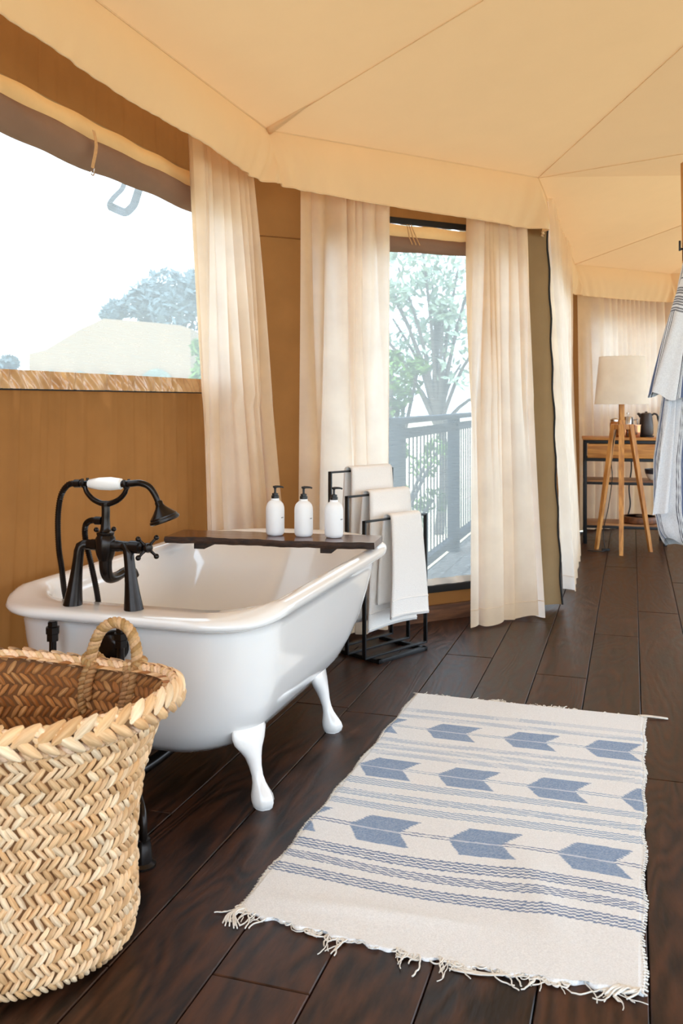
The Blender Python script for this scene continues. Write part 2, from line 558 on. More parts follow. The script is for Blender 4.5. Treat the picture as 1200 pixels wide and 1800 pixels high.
# door wall (the 45 degree facet)
dAB = (WB - WA).normalized(); LAB = (WB - WA).length; nAB = Vector((dAB.y, -dAB.x))
def ab(s, off=0.0):
    p = WA + dAB * s + nAB * off
    return (p.x, p.y)
def sAB(x, y): return (Vector((x, y)) - WA).dot(dAB)
D0, D1 = sAB(-1.523, 4.422), sAB(-0.655, 5.29)     # opening
DZ0, DZ1 = 0.20, 2.15
def fold_ab(s, z):
    return 0.004 * math.sin(s * 23 + z * 3) + 0.006 * math.sin(z * 4 + s * 9)
wd = panel(ab(0), ab(D0), 0.0, ZT, 24, 30, fold_ab)
panel(ab(D1), ab(LAB), 0.0, ZT, 6, 20, None, wd)
panel(ab(D0), ab(D1), 0.0, DZ0 - .035, 20, 4, fold_ab, wd)
panel(ab(D0), ab(D1), DZ1, ZT, 60, 4, fold_top, wd)
wall_door = struct(wd.build('wall_door_side', M['canvas'], edge=None))
MB().tube([(*ab(.10 + .0, .012), 0.0), (*ab(.10, .012), 1.2), (*ab(.10, .012), ZT)], .004, 6).build('seam', M['canvas'], wall_door)
MB().tube([(*ab(0.0, .012), 2.02), (*ab(D0, .012), 2.02)], .003, 6).build('seam', M['canvas'], wall_door)

# alcove wall (runs back along Y) with a tall screen window
BW0, BW1 = WB.y + .14, WB.y + 1.9
wb = panel(WB, (WB.x, BW0), 0, ZT, 6, 20, fold_ab)
panel((WB.x, BW1), WC, 0, ZT, 40, 20, fold_ab, wb)
panel((WB.x, BW0), (WB.x, BW1), 0, .17, 20, 3, None, wb)
panel((WB.x, BW0), (WB.x, BW1), 2.0, ZT, 30, 4, fold_top, wb)
wall_alcove = struct(wb.build('wall_alcove', M['canvas'], edge=None))
for yy in (WC.y - .25, WC.y - .55):
    MB().tube([(WC.x + .012, yy, 0), (WC.x + .012, yy, ZT)], .004, 6).build('seam', M['canvas'], wall_alcove)

# back facet with a half-height window behind its curtain, and the back wall
dCD = (WD - WC).normalized(); LCD = (WD - WC).length; nCD = Vector((dCD.y, -dCD.x))
def cd(s, off=0.0):
    p = WC + dCD * s + nCD * off
    return (p.x, p.y)
wc = panel(cd(0), cd(LCD), 0, 1.17, 24, 8, fold_ab)
panel(cd(0), cd(LCD), 1.98, ZT, 24, 3, None, wc)
panel(cd(0), cd(.30), 1.17, 1.98, 4, 6, None, wc)
panel(cd(LCD - .1), cd(LCD), 1.17, 1.98, 4, 6, None, wc)
wall_back = struct(wc.build('wall_back_left', M['canvas'], edge=None))
wr = panel(WD, mir(WD), 0, .9, 30, 6, fold_ab)
panel(WD, mir(WD), 2.1, ZT, 30, 4, fold_ab, wr)
panel(WD, WD + Vector((.15, 0)), .9, 2.1, 3, 4, None, wr)
panel(mir(WD) - Vector((.15, 0)), mir(WD), .9, 2.1, 3, 4, None, wr)
struct(wr.build('wall_back', M['canvas'], edge=None))
# right-hand side of the tent: unseen canvas with tall openings, the alcove ones added to brighten it
wr = panel(mir(WD), mir(WC), 2.35, ZT, 20, 2)
panel(mir(WC), mir(WB), 2.35, ZT, 20, 2, None, wr)
panel(mir(WB), mir(WA), 2.2, ZT, 10, 3, None, wr)
panel(mir(WA), (2 * XM - XL, Y0), 2.2, ZT, 30, 3, None, wr)
for yy in (3.9, 1.1, -1.5):
    panel((2 * XM - XL, yy + .15), (2 * XM - XL, yy - .15), 0, 2.2, 4, 8, None, wr)
struct(wr.build('wall_right', M['canvas'], edge=None))

# ---- roof: facets of cream canvas with seams
E0 = Vector((EA.x, Y0))
AP1 = Vector((XM, 2.8, 3.30)); APF = Vector((XM, Y0, 3.30)); SE = Vector((XM, EB.y, 2.62)); AP2 = Vector((XM, 7.88, 2.97))
v3 = lambda p, z=EZ: Vector((p.x, p.y, z))
ceil_root = bpy.data.objects.new('ceiling', None); COL.objects.link(ceil_root); struct(ceil_root)
def facet(a, b, c, d=None, sag=0.03, n=26):
    mb = MB()
    if d is None:
        # triangle a-b eave, c apex
        def f(u, v):
            p = a.lerp(b, u).lerp(c, v)
            w = 4 * u * (1 - u) * (1 - v) * math.sin(PI * min(1, v * 1.0))
            return p + Vector((0, 0, -sag * w * 1.6))
    else:
        def f(u, v):
            p = a.lerp(b, u).lerp(d.lerp(c, u), v)
            w = math.sin(PI * u) * math.sin(PI * v)
            return p + Vector((0, 0, -sag * w))
    mb.grid(f, n, n)
    return mb.build('roof_panel', M['roof'], ceil_root, edge=None)
def both(fn, *pts):
    fn(*pts)
    fn(*[None if p is None else Vector((2 * XM - p.x, p.y, p.z)) for p in pts])
facet_l = lambda *p: facet(*p)
A3, B3, C3, D3, E3 = v3(EA), v3(EB), v3(EC), v3(ED), v3(E0, EZ + .02)
APs = Vector((XM, 2.8, 3.30))
both(facet_l, E3, A3, AP1, APF)
both(facet_l, A3, B3, AP1)
both(facet_l, B3, SE, AP1)
both(facet_l, B3, SE, AP2)
both(facet_l, B3, C3, AP2)
both(facet_l, C3, D3, AP2)
facet(D3, Vector((2 * XM - D3.x, D3.y, D3.z)), AP2)
def seam(a, b, r=.0022):
    MB().tube([a.lerp(b, i / 10) + Vector((0, 0, -.004)) for i in range(11)], r, 6).build('seam', M['valance'], ceil_root)
for a, b in ((A3, AP1), (B3, AP1), (B3, SE), (C3, AP2)):
    both(lambda p, q: seam(p, q), a, b)
gf = MB().add([(2 * XM - XL, Y0, ZT - .02), (XM, Y0, 3.32), (XL, Y0, ZT - .02)], [(0, 1, 2)])
struct(gf.build('sun_block_gable', M['canvas'], smooth=False))  # unseen gable canvas, added to keep direct sun off the visible floor
# soft pucker where the roof is tied back at the corner
def pucker(P, dirs, L, r0):
    d = Vector(dirs).normalized()
    pts = [P + d * (L * i / 10) + Vector((0, 0, -.003 + .012 * (i / 10))) for i in range(11)]
    MB().tube(pts, [max(.002, r0 * (1 - (i / 10) ** 1.5)) for i in range(11)], 16).build('fold', M['roof'], ceil_root, edge=None)
pucker(A3 + Vector((.0, 0, 0)), (.94, -.345, .262), .30, .022)
# soffit closing the roof to the wall tops
mb = MB()
inner = [E0, EA, EB, EC, ED]; outer = [Vector((XL, Y0)), WA, WB, WC, WD]
for i in range(4):
    a, b, c, d = inner[i], inner[i + 1], outer[i + 1], outer[i]
    mb.add([(a.x, a.y, EZ + .001), (b.x, b.y, EZ + .001), (c.x, c.y, ZT), (d.x, d.y, ZT)], [(0, 1, 2, 3)])
    mb.add([(2 * XM - a.x, a.y, EZ + .001), (2 * XM - b.x, b.y, EZ + .001), (2 * XM - c.x, c.y, ZT), (2 * XM - d.x, d.y, ZT)], [(0, 1, 2, 3)])
a, b = ED, mir(ED); c, d = mir(WD), WD
mb.add([(a.x, a.y, EZ + .001), (b.x, b.y, EZ + .001), (c.x, c.y, ZT), (d.x, d.y, ZT)], [(0, 1, 2, 3)])
mb.build('soffit', M['valance'], ceil_root, smooth=False)

# ---- hanging valance below the eave, one strip for each straight run
def chaikin(pts, n):
    for _ in range(n):
        q = [pts[0]]
        for a, b in zip(pts, pts[1:]):
            q += [a.lerp(b, .25), a.lerp(b, .75)]
        q.append(pts[-1]); pts = q
    return pts
def resample(pts, n):
    L = [0]
    for a, b in zip(pts, pts[1:]): L.append(L[-1] + (b - a).length)
    out = []; j = 0
    for i in range(n + 1):
        t = L[-1] * i / n
        while j < len(L) - 2 and L[j + 1] < t: j += 1
        out.append(pts[j].lerp(pts[j + 1], (t - L[j]) / max(1e-9, L[j + 1] - L[j])))
    return out
def valance(a, b, prev, nxt, drop_a, drop_b, name, za=EZ, zb=EZ, flip=False):
    L = (b - a).length; n = max(40, int(L * 130))
    d = (b - a).normalized(); nr = Vector((d.y, -d.x))
    def nrm(p, q):
        e = (q - p).normalized(); return Vector((e.y, -e.x))
    bis_a = (nr + nrm(prev, a)).normalized() if prev is not None else nr
    bis_b = (nr + nrm(b, nxt)).normalized() if nxt is not None else nr
    rnd_ = .16
    def bot(s):
        # bottom edge cuts the corner in a soft curve
        p = a + d * s
        o = 0.0
        if prev is not None:
            t = max(0, 1 - s / rnd_); o += .055 * t * t
        if nxt is not None:
            t = max(0, 1 - (L - s) / rnd_); o += .055 * t * t
        return p, o
    def f(u, v):
        s = u * L
        p, o = bot(s)
        z = lerp(lerp(za, zb, u), lerp(za - drop_a, zb - drop_b, u), v)
        w = .0014 * math.sin(s * 46 + 5 * v + 2 * math.sin(s * 11)) * v ** 2 + .0016 * math.sin(s * 75 + 7 * v + 3 * math.sin(s * 7)) * max(0, v - .78) * 4
        w += .0022 * math.sin(s * 17 - 6 * v + 2 * math.sin(s * 3)) * v
        w += .012 * math.sin(s * 5.3 + 1.1) * v
        ta = max(0, 1 - s / .16) ** 2 if prev is not None else 0
        tb = max(0, 1 - (L - s) / .16) ** 2 if nxt is not None else 0
        w = w * (1 - max(ta, tb)) + .018 * math.sin(v * PI)
        nn = (nr * (1 - ta - tb) + bis_a * ta + bis_b * tb).normalized()
        for e in (0 if prev is not None else None, L if nxt is not None else None):
            if e is None: continue
            t = abs(s - e)
            w += .02 * math.exp(-t * 7) * math.sin(t * 60 - v * 6) * v
        q = p + nn * (o * v + w)
        return (q.x, q.y, z)
    mb = MB().grid(f, n, 18)
    # rolled hem and top piping
    def edge(v):
        return [Vector(f(i / n, v)) for i in range(n + 1)]
    o = struct(mb.build(name, M['valance'], edge=None))
    MB().tube([p + Vector((0, 0, -.001)) for p in edge(1.0)], .004, 5).build('hem', M['valance'], o)
    MB().tube([p + Vector((0, 0, .001)) for p in edge(0.0)], .005, 5).build('piping', M['valance'], o)
    return o
valance(E0, EA, None, EB, .19, .25, 'trim_1', EZ + .02, EZ)
valance(EA, EB, E0, EC, .25, .29, 'trim_2')
valance(EB, EC, EA, ED, .29, .28, 'trim_3')
valance(EC, ED, EB, mir(ED), .28, .28, 'trim_4')
valance(ED, mir(ED), EC, mir(EC), .28, .28, 'trim_5')
# small tie at the roof corner
mb = MB().sphere((EA.x + .015, EA.y - .01, EZ - .005), .014, 10)
mb.build('toggle', M['valance'], ceil_root)

# ---- wooden skirting below the canvas
for nm, p, q in (('baseboard_left', (XL, Y0), (XL, WA.y)), ('baseboard_door', ab(0), ab(LAB)), ('baseboard_alcove', (WB.x, WB.y), (WC.x, WC.y)), ('baseboard_back', cd(0), cd(LCD))):
    p, q = Vector(p), Vector(q); d = (q - p).normalized(); L = (q - p).length
    ang = math.atan2(d.y, d.x)
    o = MB().box(0, L, -.03, -.008, 0, .085, .003).build(nm, M['skirting'])
    o.location = (p.x, p.y, 0); o.rotation_euler = (0, 0, ang)
    struct(o)

# ---- left window: insect screen, rolled blind, bands
def rect(p, q, za, zb, off=0.0, mb=None, nu=8, nv=8, fn=None):
    return panel(p, q, za, zb, nu, nv, (lambda s, z: off + (fn(s, z) if fn else 0)), mb)
win1 = struct(rect((XL, YW0), (XL, YW1), WZ0 - .01, WZ1 + .01, -.015, None, 20, 8).build('window_1', M['screen'], edge=None))
# clear plastic skirt crumpled under the sill
def crumple(s, z):
    return .012 + .006 * math.sin(s * 47 + z * 30) * math.sin(z * 60 + s * 13) + .004 * math.sin(s * 90 + math.sin(s * 17) * 4) + .003 * math.sin(s * 150 + z * 140)
rect((XL, YW0), (XL, YW1 - .02), WZ0 - .055, WZ0 + .006, .004, None, 560, 10, crumple).build('plastic_skirt', M['pvc'], win1, edge=None)
def bar(p, q, z0, z1, o0, o1, name, mat, parent, bev=.002):
    p, q = Vector(p), Vector(q); d = (q - p).normalized()
    o = MB().box(0, (q - p).length, -o1, -o0, z0, z1, bev).build(name, mat, parent)
    o.location = (p.x, p.y, 0); o.rotation_euler = (0, 0, math.atan2(d.y, d.x))
    return o
bar((XL, YW0), (XL, YW1), WZ0 - .060, WZ0 - .054, .004, .012, 'webbing_edge', M['black_strip'], win1)
bar((XL, YW1 - .012), (XL, YW1 + .012), WZ0, WZ1, .002, .012, 'webbing_edge', M['canvas_dark'], win1)
# rolled-up blind with its beige band, tie strap and hook
def blind(name, label, p, q, zc, r, band0, band1, straps):
    p, q = Vector(p), Vector(q); d = (q - p).normalized(); L = (q - p).length
    root = thing(name, label, 'blind', (p.x, p.y, 0), math.atan2(d.y, d.x))
    # local: x along the wall, -y to the inside
    def roll(u, v):
        a = 2 * PI * u; s = v * L
        rr = r * (1 + .05 * math.sin(s * 4.0 + 1) + .05 * math.sin(s * 17 + a * 3) + .03 * math.sin(a * 5 + s * 9))
        sag = -.008 * (math.sin(s * 2.3 + .4) ** 2)
        return (s, -.035 - rr * .8 * math.cos(a), zc + sag + rr * math.sin(a))
    MB().grid(roll, 22, int(L * 45), wrap_u=True).build('screen_roll', M['screen_roll'], root, edge=None)
    def bnd(u, v):
        s = u * L; z = lerp(band0, band1, v)
        return (s, -.03 - .022 * math.sin(PI * (1 - v) * .8 + .3) - .004 * math.sin(s * 37 + 3 * math.sin(s * 8)) * (1 - v), z + .003 * math.sin(s * 21))
    MB().grid(bnd, int(L * 90), 8).build('band', M['band'], root, edge=None)
    for s, drop, w in straps:
        st = MB()
        def sf(u, v):
            return (s + (u - .5) * w + .006 * math.sin(v * 5), -.094 - .008 * math.sin(v * PI), lerp(band0 + .02, band0 - drop, v))
        st.grid(sf, 2, 10)
        so = st.build('strap', M['webbing'], root)
        hk = [(s, -.097, band0 - drop), (s, -.097, band0 - drop - .016), (s - .006, -.097, band0 - drop - .026), (s - .016, -.097, band0 - drop - .024), (s - .018, -.097, band0 - drop - .014)]
        MB().tube(smooth_path(hk, 4), .0022, 6).build('hook', M['steel'], so)
    return root
sh = YW0
blind('rolled_blind', 'brown screen blind rolled up along the top of the wide left window', (XL, YW0), (XL, YW1 - .03), 2.098, .055, 2.134, 2.215,
      [(2.79 - sh, .115, .02)])
bar((XL, YW0), (XL, YW1), 2.215, 2.221, .0, .03, 'webbing_edge', M['canvas_dark'], win1)

# ---- screen door
dw = (D0 + D1) / 2
door = struct(rect(ab(D0), ab(D1), DZ0, DZ1 + .01, -.012, None, 8, 10).build('door_1', M['screen'], edge=None))
bar(ab(D0 - .05), ab(D1 + .05), DZ0 - .045, DZ0 - .008, .0, .03, 'bottom_rail', M['black_strip'], door)
rect(ab(D0 - .02), ab(D1 + .02), DZ0 - .008, DZ0 + .028, .006, None, 90, 4, lambda s, z: .005 * math.sin(s * 40 + z * 60) + .003 * math.sin(s * 93)).build('plastic_skirt', M['ceramic'], door, edge=None)
bar(ab(D0 - .05), ab(D1 + .05), 2.152, 2.185, .0, .012, 'webbing_edge', M['black_strip'], door)
bl2 = blind('rolled_blind', 'brown screen blind rolled up tight above the narrow screen door', ab(D0 - .02), ab(D1 - .02), 2.045, .042, 2.06, 2.14, [])
mb = MB()
for k in range(3):
    s = .49 + .012 * k
    mb.tube([(s, -.082, 2.135), (s + .012 + .01 * k, -.084, 2.07), (s + .03 + .012 * k, -.086, 2.03)], .003, 5)
mb.build('tie_cord', M['webbing'], bl2)
# alcove window
win2 = struct(rect((WB.x, BW0), (WB.x, BW1), .17, 2.0, -.01, None, 8, 8).build('window_2', M['screen'], edge=None))
bar((WB.x, BW0 - .02), (WB.x, BW1), .155, .19, .0, .025, 'webbing_edge', M['black_strip'], win2)
# zip flap hanging at the tent corner
def flap(u, v):
    z = lerp(2.30, .02, v)
    w = .19 - .01 * math.sin(v * 3)
    cr2 = Vector((math.cos(YAW), math.sin(YAW)))
    p = Vector((WB.x + .042, WB.y - .02)) + cr2 * ((u - .5) * w) + Vector((.085, .06)) * v
    q = p + Vector((.3, -.95)) * (.010 * math.sin(u * 7 + v * 5) + .005 * math.sin(v * 21 + u * 3))
    return (q.x, q.y, z)
fo = MB().grid(flap, 16, 50).build('door_flap', M['canvas_dark'], edge=None)
tag(fo, 'narrow khaki canvas flap with black zip hanging at the tent corner', 'tent flap')
for uu in (0.0, 1.0):
    MB().tube([Vector(flap(uu, i / 40)) + Vector((.004 * math.sin(i * 1.3), -.004, 0)) for i in range(41)], .0055, 6).build('zip', M['black_strip'], fo)
# back window
win3 = struct(rect(cd(.30), cd(LCD - .1), 1.17, 1.98, -.01, None, 4, 4).build('window_3', M['screen'], edge=None))

win_added = struct(rect(WD + Vector((.15, 0)), mir(WD) - Vector((.15, 0)), .9, 2.1, -.01, None, 4, 4).build('added_window', M['screen'], edge=None))  # unseen screened opening, added to let more daylight into the alcove

# ---- curtains
def curtain(label, top, bot, zt, zb, folds, amp_t, amp_b, seed, sweep=1.0, hem=True):
    """top / bot: lists of plan points; cloth hangs in irregular pleats"""
    rg = random.Random(seed)
    T = resample([Vector(p) for p in top], 60); B = resample([Vector(p) for p in bot], 60)
    ph = [rg.uniform(0, 6.28) for _ in range(6)]
    q1 = [rg.uniform(0, 6.28) for _ in range(8)]
    nb = max(2, int(folds * .62))
    def wave(u, n, o):
        w = u + .055 * math.sin(2 * PI * u * 1.4 + q1[o]) + .03 * math.sin(2 * PI * u * 2.7 + q1[o + 1])
        m = 1 + .35 * math.sin(2 * PI * u * 1.1 + q1[o + 2])
        return m * (.5 * math.sin(2 * PI * n * w + q1[o + 3]) + .16 * math.sin(4 * PI * n * w + q1[o] * 2)), math.cos(2 * PI * n * w + q1[o + 3])
    nu = folds * 22; nv = 44
    def at(P, u):
        x = u * 60; i = min(59, int(x)); return P[i].lerp(P[i + 1], x - i)
    def pleat(u, v):
        k = min(1, max(0, (v - .08) / .75)); k = k * k * (3 - 2 * k)
        a, ta = wave(u, folds, 0); b, tb = wave(u, nb, 4)
        return lerp(a, b, k), lerp(ta, tb, k)
    zz = [0]
    def f(u, v):
        uu = min(1, max(0, u + .012 * math.sin(v * 3 + ph[0]) * math.sin(PI * u)))
        w = v ** sweep
        p = at(T, u).lerp(at(B, u), w)
        d = (at(B if w > .5 else T, min(1, u + .02)) - at(B if w > .5 else T, max(0, u - .02))).normalized()
        n = Vector((d.y, -d.x))
        a = lerp(amp_t, amp_b, v ** .7)
        h, tt = pleat(uu, v)
        big = math.sin(u * 5 + ph[1] + v * 1.5) * .35 * v
        q = p + n * (a * (h + big)) + d * (a * .30 * tt * -1)
        z = lerp(zt, zb, v) + (.008 * math.sin(u * 19 + ph[2]) * v if v > .98 else 0)
        return (q.x, q.y, z)
    o = MB().grid(f, nu, nv).build('curtain', M['curtain'], edge=None)
    tag(o, label, 'curtain', 'cream curtains along the tent wall')
    if hem:
        pts = [Vector(f(i / nu, .965)) for i in range(nu + 1)]
        MB().tube(pts, .0022, 5).build('hem_stitch', M['curtain'], o)
    return o
curtain('cream curtain at the right edge of the wide window behind the bath',
        [(XL + .155, 3.42), (XL + .155, 3.95)], [(XL + .065, 3.86), (XL + .085, 4.03), (-1.60, 4.26)], 2.44, .02, 8, .05, .06, 3)
curtain('cream curtain left of the screen door, behind the towel rack',
        [ab(D0 - .17, .13), ab(D0 + .345, .13)], [ab(D0 - .14, .10), ab(D0 + .37, .10)], 2.44, .02, 7, .05, .065, 11)
s3 = sAB(-1.0, 4.8)
curtain('cream curtain right of the screen door, reaching the floor boards',
        [ab(D0 + .84, .14), ab(LAB - .11, .14)], [ab(D0 + .735, .20), ab(LAB - .04, .26)], 2.44, .015, 8, .05, .10, 23)
curtain('cream curtain beside the zip flap, farther back along the alcove wall',
        [(WB.x + .11, BW0 + .12), (WB.x + .11, BW0 + 1.95)], [(WB.x + .20, BW0 + .33), (WB.x + .24, BW0 + .8), (WB.x + .16, BW0 + 1.9)], 2.42, .015, 12, .05, .09, 31)
curtain('wide cream curtain across the back wall, behind the lamp and console table',
        [cd(.05, .12), cd(LCD + .1, .12), (WD.x + 1.5, WD.y - .12)], [cd(.05, .14), cd(LCD + .08, .14), (WD.x + 1.5, WD.y - .14)], 2.40, .015, 26, .045, .06, 41)

# ------------------------------------------------------------------ claw-foot bath
TX = -1.412
def tub_outline(hw, yn, yf, rc, ry, n=(10, 12, 16, 36)):
    """rounded plan outline, counter-clockwise from the middle of the tap end"""
    pts = []
    rc = min(rc, hw * .9)
    nE, nC, nS, nF = n
    ys = yf - ry
    for i in range(nE): pts.append((lerp(0, hw - rc, i / nE), yn))
    for i in range(nC):
        a = -PI / 2 + (PI / 2) * i / nC
        pts.append((hw - rc + rc * math.cos(a), yn + rc + rc * math.sin(a)))
    for i in range(nS): pts.append((hw, lerp(yn + rc, ys, i / nS)))
    for i in range(nF):
        a = PI * i / nF
        e = 0.92
        cx, sy = math.cos(a), math.sin(a)
        pts.append((hw * (abs(cx) ** e) * (1 if cx >= 0 else -1), ys + ry * (sy ** e if sy > 0 else 0)))
    for i in range(nS): pts.append((-hw, lerp(ys, yn + rc, i / nS)))
    for i in range(nC):
        a = PI + (PI / 2) * i / nC
        pts.append((-hw + rc + rc * math.cos(a), yn + rc + rc * math.sin(a)))
    for i in range(nE): pts.append((lerp(-(hw - rc), 0, i / nE), yn))
    return pts
def near_w(y, yn=2.27):
    """1 on the tap deck, 0 along the sides"""
    t = max(0.0, min(1.0, (y - yn - .05) / .16))
    return 1 - t * t * (3 - 2 * t)
levels = []       # (outline, z function)
def lv(hw, yn, yf, rc, ry, z, dip=0.0):
    o = tub_outline(hw * 1.035, yn, yf, rc, ry)
    levels.append([(TX + x, y, z - dip * near_w(y)) for x, y in o])
# outside, from the middle of the bottom up
lv(.03, 2.72, 3.00, .02, .1, .118)
lv(.14, 2.56, 3.20, .10, .2, .122)
lv(.24, 2.455, 3.36, .16, .3, .145)
lv(.305, 2.40, 3.48, .19, .32, .185)
lv(.345, 2.365, 3.56, .20, .34, .235)
lv(.372, 2.342, 3.64, .20, .36, .30)
lv(.392, 2.328, 3.715, .20, .37, .38)
lv(.405, 2.318, 3.775, .20, .38, .46)
lv(.412, 2.312, 3.82, .20, .39, .53)
lv(.416, 2.308, 3.845, .20, .39, .562)
# rolled rim
lv(.430, 2.290, 3.905, .205, .40, .566, .012)
lv(.444, 2.272, 3.925, .21, .405, .578, .014)
lv(.448, 2.268, 3.93, .21, .41, .592, .018)
lv(.444, 2.272, 3.925, .21, .405, .606, .022)
lv(.430, 2.288, 3.91, .205, .40, .616, .026)
lv(.412, 2.312, 3.89, .20, .39, .618, .026)
lv(.396, 2.345, 3.872, .19, .385, .611, .020)
lv(.384, 2.395, 3.86, .18, .38, .600, .012)
lv(.376, 2.425, 3.845, .17, .375, .58, .004)
# inside
lv(.366, 2.435, 3.80, .17, .37, .50)
lv(.352, 2.445, 3.72, .17, .36, .40)
lv(.325, 2.47, 3.62, .17, .34, .30)
lv(.27, 2.52, 3.46, .15, .30, .215)
lv(.18, 2.60, 3.28, .12, .22, .178)
lv(.04, 2.75, 3.00, .02, .1, .168)
bath = thing('bathtub', 'white enamel claw-foot bath with rolled rim', 'bathtub', (TX, 3.0, 0))
mb = MB()
nr = len(levels[0])
off = Vector((TX, 3.0, 0))
vs = [Vector(p) - off for L in levels for p in L]
fs = []
for i in range(len(levels) - 1):
    for k in range(nr):
        k2 = (k + 1) % nr
        fs.append((i * nr + k, i * nr + k2, (i + 1) * nr + k2, (i + 1) * nr + k))
fs.append(tuple(range(nr))[::-1]); fs.append(tuple((len(levels) - 1) * nr + k for k in range(nr)))
mb.add(vs, fs)
tub = mb.build('basin', M['enamel'], bath, edge=None)

def claw_foot(sx, y):
    """cast foot: wing plate hugging the bath, knee, slim ankle and ball"""
    x = sx
    out = Vector((sx, -.25 if y < 3 else .12, 0)).normalized()
    side = Vector((-out.y, out.x, 0))
    base = Vector((sx * .325, y - 3.0, 0))
    prof = [  # outward offset, z, half width along side, half depth along out
        (-.036, .285, .010, .005), (-.020, .270, .046, .010), (-.006, .245, .072, .015), (.002, .215, .078, .021), (.004, .190, .066, .027),
        (.008, .168, .044, .028), (.016, .146, .028, .024), (.024, .120, .0205, .019), (.032, .094, .018, .017), (.038, .074, .020, .020),
        (.044, .056, .025, .027), (.049, .038, .030, .034), (.052, .022, .031, .036), (.052, .008, .028, .032), (.051, .0, .020, .024)]
    n = 20
    vs, fs = [], []
    for o, z, hw, hd in prof:
        for k in range(n):
            a = 2 * PI * k / n
            toe = 1.0
            if z < .05 and math.sin(a) > 0.2:
                toe = 1 + .09 * math.cos(6 * (a - PI / 2))
            vs.append(base + out * (o + hd * math.sin(a) * toe) + side * (hw * math.cos(a) * toe) + Vector((0, 0, z)))
    for i in range(len(prof) - 1):
        for k in range(n):
            k2 = (k + 1) % n
            fs.append((i * n + k, i * n + k2, (i + 1) * n + k2, (i + 1) * n + k))
    fs.append(tuple(range(n))); fs.append(tuple((len(prof) - 1) * n + k for k in range(n))[::-1])
    return MB().add(vs, fs).build('claw_foot', M['enamel'], bath, edge=None)
for sx in (1, -1):
    for y in (2.50, 3.13):
        claw_foot(sx, y)
# round overflow cover and waste on the tap end
mo = Matrix.Translation((-.015, 2.318 - 3.0, .492)) @ Matrix.Rotation(PI / 2, 4, 'X')
MB().lathe([(.001, .040), (.020, .040), (.036, .034), (.043, .022), (.046, .004), (.046, -.01)], 28, mo).build('overflow_cover', M['bronze'], bath)
wp = [(-.015, -.70, .44), (-.015, -.715, .30), (-.015, -.70, .12), (-.01, -.60, .085), (0, -.40, .085), (0, -.25, .11)]
MB().tube(smooth_path(wp, 6), .02, 12).build('waste_pipe', M['bronze'], bath)

# supply pipes outside the bath
def supply(label, xt, xb, yb):
    r = thing('supply_pipe', label, 'pipe', (xb, yb, 0), 0)
    tx, ty = xt - xb, 2.262 - yb
    MB().tube(smooth_path([(tx, ty, .562), (tx, ty, .40), (tx * .7, ty * .7, .22), (0, 0, .14), (0, 0, 0.0)], 8), .0105, 12).build('riser', M['bronze'], r)
    MB().lathe([(.018, .0), (.018, .02), (.021, .022), (.021, .04), (.015, .042), (.015, .055)], 6, Matrix.Translation((tx, ty, .505))).build('nut', M['bronze'], r)
    MB().lathe([(.036, .0), (.036, .006), (.026, .012), (.024, .05), (.021, .056), (.021, .07), (.012, .075)], 24).build('floor_flange', M['bronze'], r)
supply('black water pipe with floor flange below the bath, right of the basket', -1.375, -1.205, 2.085)
supply('black water pipe dropping behind the basket under the left tap pillar', -1.600, -1.57, 2.19)

# ---- bath tap with telephone hand shower
FX, FY, FZ = -1.486, 2.345, .5905
tap = thing('bath_tap', 'dark bronze bath tap with hand shower and white grip on the bath rim', 'tap', (FX, FY, FZ))
BR = M['bronze']
HZ = .182                        # height of the valve body above the deck
for s in (-1, 1):
    pil = MB()
    P0 = Vector((s * .103, 0, 0)); P1 = Vector((s * .084, .004, HZ - .02))
    ts = [0, .02, .12, .3, .5, .7, .88, 1.0]; rs = [.029, .0285, .0265, .0225, .019, .0165, .0155, .0155]
    pts = [P0.lerp(P1, t) for t in ts]
    pts += [Vector((s * .080, .006, HZ - .006)), Vector((s * .070, .010, HZ)), Vector((s * .055, .014, HZ))]
    rs += [.0155, .0150, .0140]
    pil.tube(pts, rs, 20)
    pil.build('pillar', BR, tap)
# valve body
vb = MB()
vb.tube([(-.075, .012, HZ), (-.05, .014, HZ), (-.045, .014, HZ), (.045, .014, HZ), (.05, .014, HZ), (.085, .012, HZ), (.086, .012, HZ), (.118, .010, HZ), (.119, .010, HZ), (.130, .010, HZ)],
        [.015, .015, .017, .017, .0155, .0155, .019, .019, .014, .014], 18)
vb.lathe([(.001, -.045), (.020, -.045), (.026, -.03), (.030, -.012), (.031, .006), (.029, .022), (.024, .030), (.026, .033), (.026, .038), (.019, .042)], 28, Matrix.Translation((0, .014, HZ)))
vb.build('valve_body', BR, tap)
def cross(c, ax, size, name='cross_handle'):
    c = Vector(c); M_ = axis_matrix(c, ax, (0, 0, 1))
    h = MB()
    h.lathe([(.001, .016), (.009, .015), (.0135, .010), (.0145, -.004), (.0115, -.014), (.012, -.024)], 18, M_)
    for k in range(4):
        a = PI / 4 + k * PI / 2
        d = (M_.to_3x3() @ Vector((math.cos(a), math.sin(a), 0))).normalized()
        h.tube([c + d * .008, c + d * size * .55, c + d * size * .8], [.0062, .0042, .0045], 10)
        h.sphere(c + d * size * .92, .0082, 10)
    return h.build(name, BR, tap)
cross((.142, .010, HZ), (.74, -.67, 0), .042)
# diverter handle behind the body, on a short stem
MB().tube([(-.012, .03, HZ + .002), (-.040, .075, HZ + .006)], .011, 12).build('stem', BR, tap)
cross((-.052, .094, HZ + .008), (-.55, .83, 0), .040)
